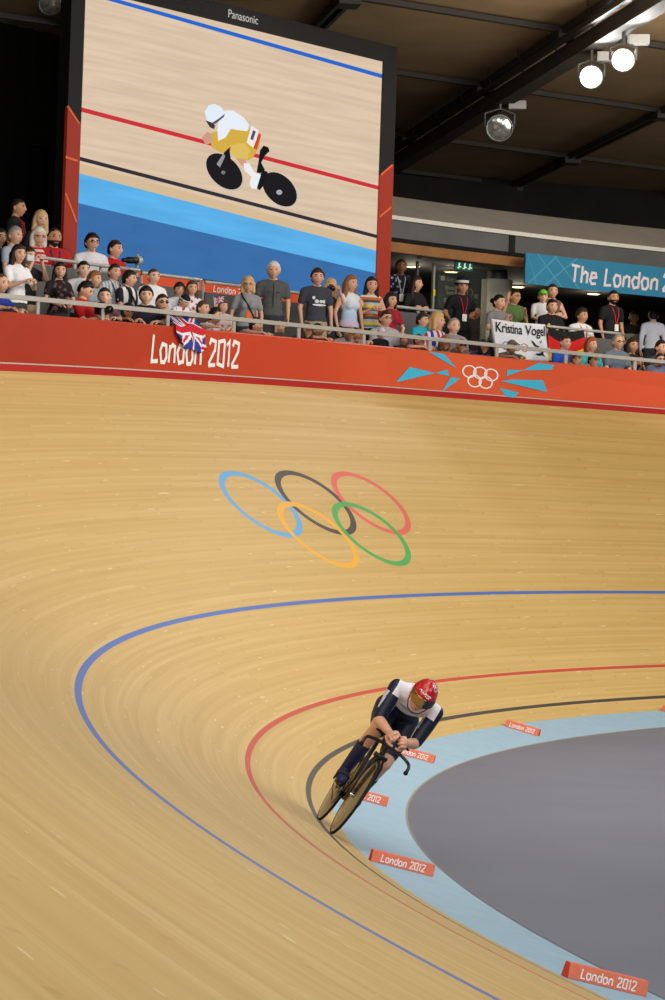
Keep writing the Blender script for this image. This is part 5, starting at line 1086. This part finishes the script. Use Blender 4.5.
for s in (-1, 1):
    mid = lerp(KN[s], AN[s], .33)+np.array([-.035, 0, -.005]); a_ = lerp(mid, AN[s], .15)
    V, F = remesh(limb([a_, AN[s]], [.060, .046])+[capsule(AN[s], .046, lerp(AN[s], TOE[s], .3)+np.array([-.03, 0, -.045]), .050), capsule(lerp(AN[s], TOE[s], .2)+np.array([-.02, 0, -.04]), .052, lerp(AN[s], TOE[s], 1.08), .042)], .008, 3)
    mb = MB(); mb.add(V, F); mb.build('overshoe', mat('navy_overshoe', (34, 38, 78), .5, noise=.06), rd, True)
    V, F = remesh([capsule(lerp(AN[s], TOE[s], .05)+np.array([-.03, 0, -.082]), .020, np.array(TOE[s])+np.array([.03, 0, -.028]), .018), ellipsoid(np.array(TOE[s])+np.array([-.01, 0, -.02]), (.07, .042, .026), rotm('Y', 25))], .007, 2)
    mb = MB(); mb.add(V, F); mb.build('shoe_sole', mat('dark_sole', (26, 26, 28), .4), rd, True)
# helmet shell, red over the crown with white and blue marks, and a mirrored visor
D, HFc = sphere_dirs(64, 44); x, y, z = D[:, 0], D[:, 1], D[:, 2]
edge = np.where(y < .2, .20-.28*smooth01((y+.9)/1.1), -.08-.25*smooth01((y-.2)/.8)); m_ = smooth01((z-edge)/.05+.5)
V = D*np.array([.104, .134, .148]); V[:, 1] += .03*smooth01(y)*smooth01(1-abs(z)*.6); V = V*(.70+.30*m_)[:, None]+np.array([0, .008, .012])
fc = np.array([D[list(f)].mean(0) for f in HFc]); sl = np.zeros(len(HFc), int)
u_ = fc[:, 0]; q_ = fc[:, 2]
sl[(np.abs(u_-.30*np.sin(fc[:, 1]*9)) < .0)] = 1
star = lambda cx, cy, r: ((u_-cx)**2+(fc[:, 1]-cy)**2 < r*r) & (q_ > .1)
for cx, cy, r in ((.42, -.30, .15), (.20, -.05, .14), (.55, -.02, .13)): sl[star(cx, cy, r)] = 1
for cx, cy, r in ((.42, -.30, .10), (.20, -.05, .09), (.55, -.02, .085)): sl[star(cx, cy, r)] = 2
mb = MB(); mb.add(V@RH.T+HC, HFc, sl); hm = mb.build('helmet', [mat('red_helmet', (196, 22, 24), .25, noise=.03, spec=.5, coat=.5), mat('white_helmet_mark', (236, 236, 240), .3, noise=0), mat('navy_helmet_mark', (30, 36, 84), .3, noise=0)], rd, True)
mb = MB(); hx = lambda ax, el, k=1.0: (np.array([.104*math.sin(ax)*math.cos(el), -.134*math.cos(ax)*math.cos(el)+.008, .148*math.sin(el)+.012])*k)@RH.T+HC
for a0_, e0, a1_, e1 in ((-.75, .50, -.62, .62), (-.62, .62, -.52, .50), (-.40, .55, -.22, .50), (-.18, .50, -.05, .62), (-.05, .62, .02, .44), (.06, .58, .22, .52), (.10, .44, .24, .42), (.30, .58, .34, .40), (.36, .56, .50, .50)):
    mb.tube([hx(a0_, e0, 1.008), hx((a0_+a1_)/2, (e0+e1)/2, 1.010), hx(a1_, e1, 1.008)], .0042, 5)
mb.build('helmet_lettering', mat('white_helmet_mark', (236, 236, 240), .3, noise=0), hm)
na, ne = 36, 12; V = []; 
for j in range(ne+1):
    for i in range(na+1):
        ax = (i/na-.5)*2.5; el = .30-.50*j/ne*(1-.25*abs(i/na-.5)*2); V.append((np.array([.108*math.sin(ax)*math.cos(el), -.140*math.cos(ax)*math.cos(el)+.006, .158*math.sin(el)+.012])))
F = [(j*(na+1)+i, j*(na+1)+i+1, (j+1)*(na+1)+i+1, (j+1)*(na+1)+i) for j in range(ne) for i in range(na)]
mb = MB(); mb.add(np.array(V)@RH.T+HC, F, [0 if i < na*.56 else 1 for j in range(ne) for i in range(na)]); vo_ = mb.build('visor', [mat('amber_mirror_visor', (168, 138, 84), .15, metal=.8, noise=0), mat('grey_mirror_visor', (84, 86, 92), .15, metal=.8, noise=0)], rd, True); m = vo_.modifiers.new('t', 'SOLIDIFY'); m.thickness = .003
for sx in (-1, 1):
    mb = MB(); P = np.array([(sx*.090, .0, -.0), (sx*.080, -.02, -.060), (sx*.05, -.035, -.112), (0, -.045, -.128)])@RH.T+HC; mb.tube(P, .005, 6); mb.build('chin_strap', mat('red_strap', (150, 26, 34), .6), rd, True)
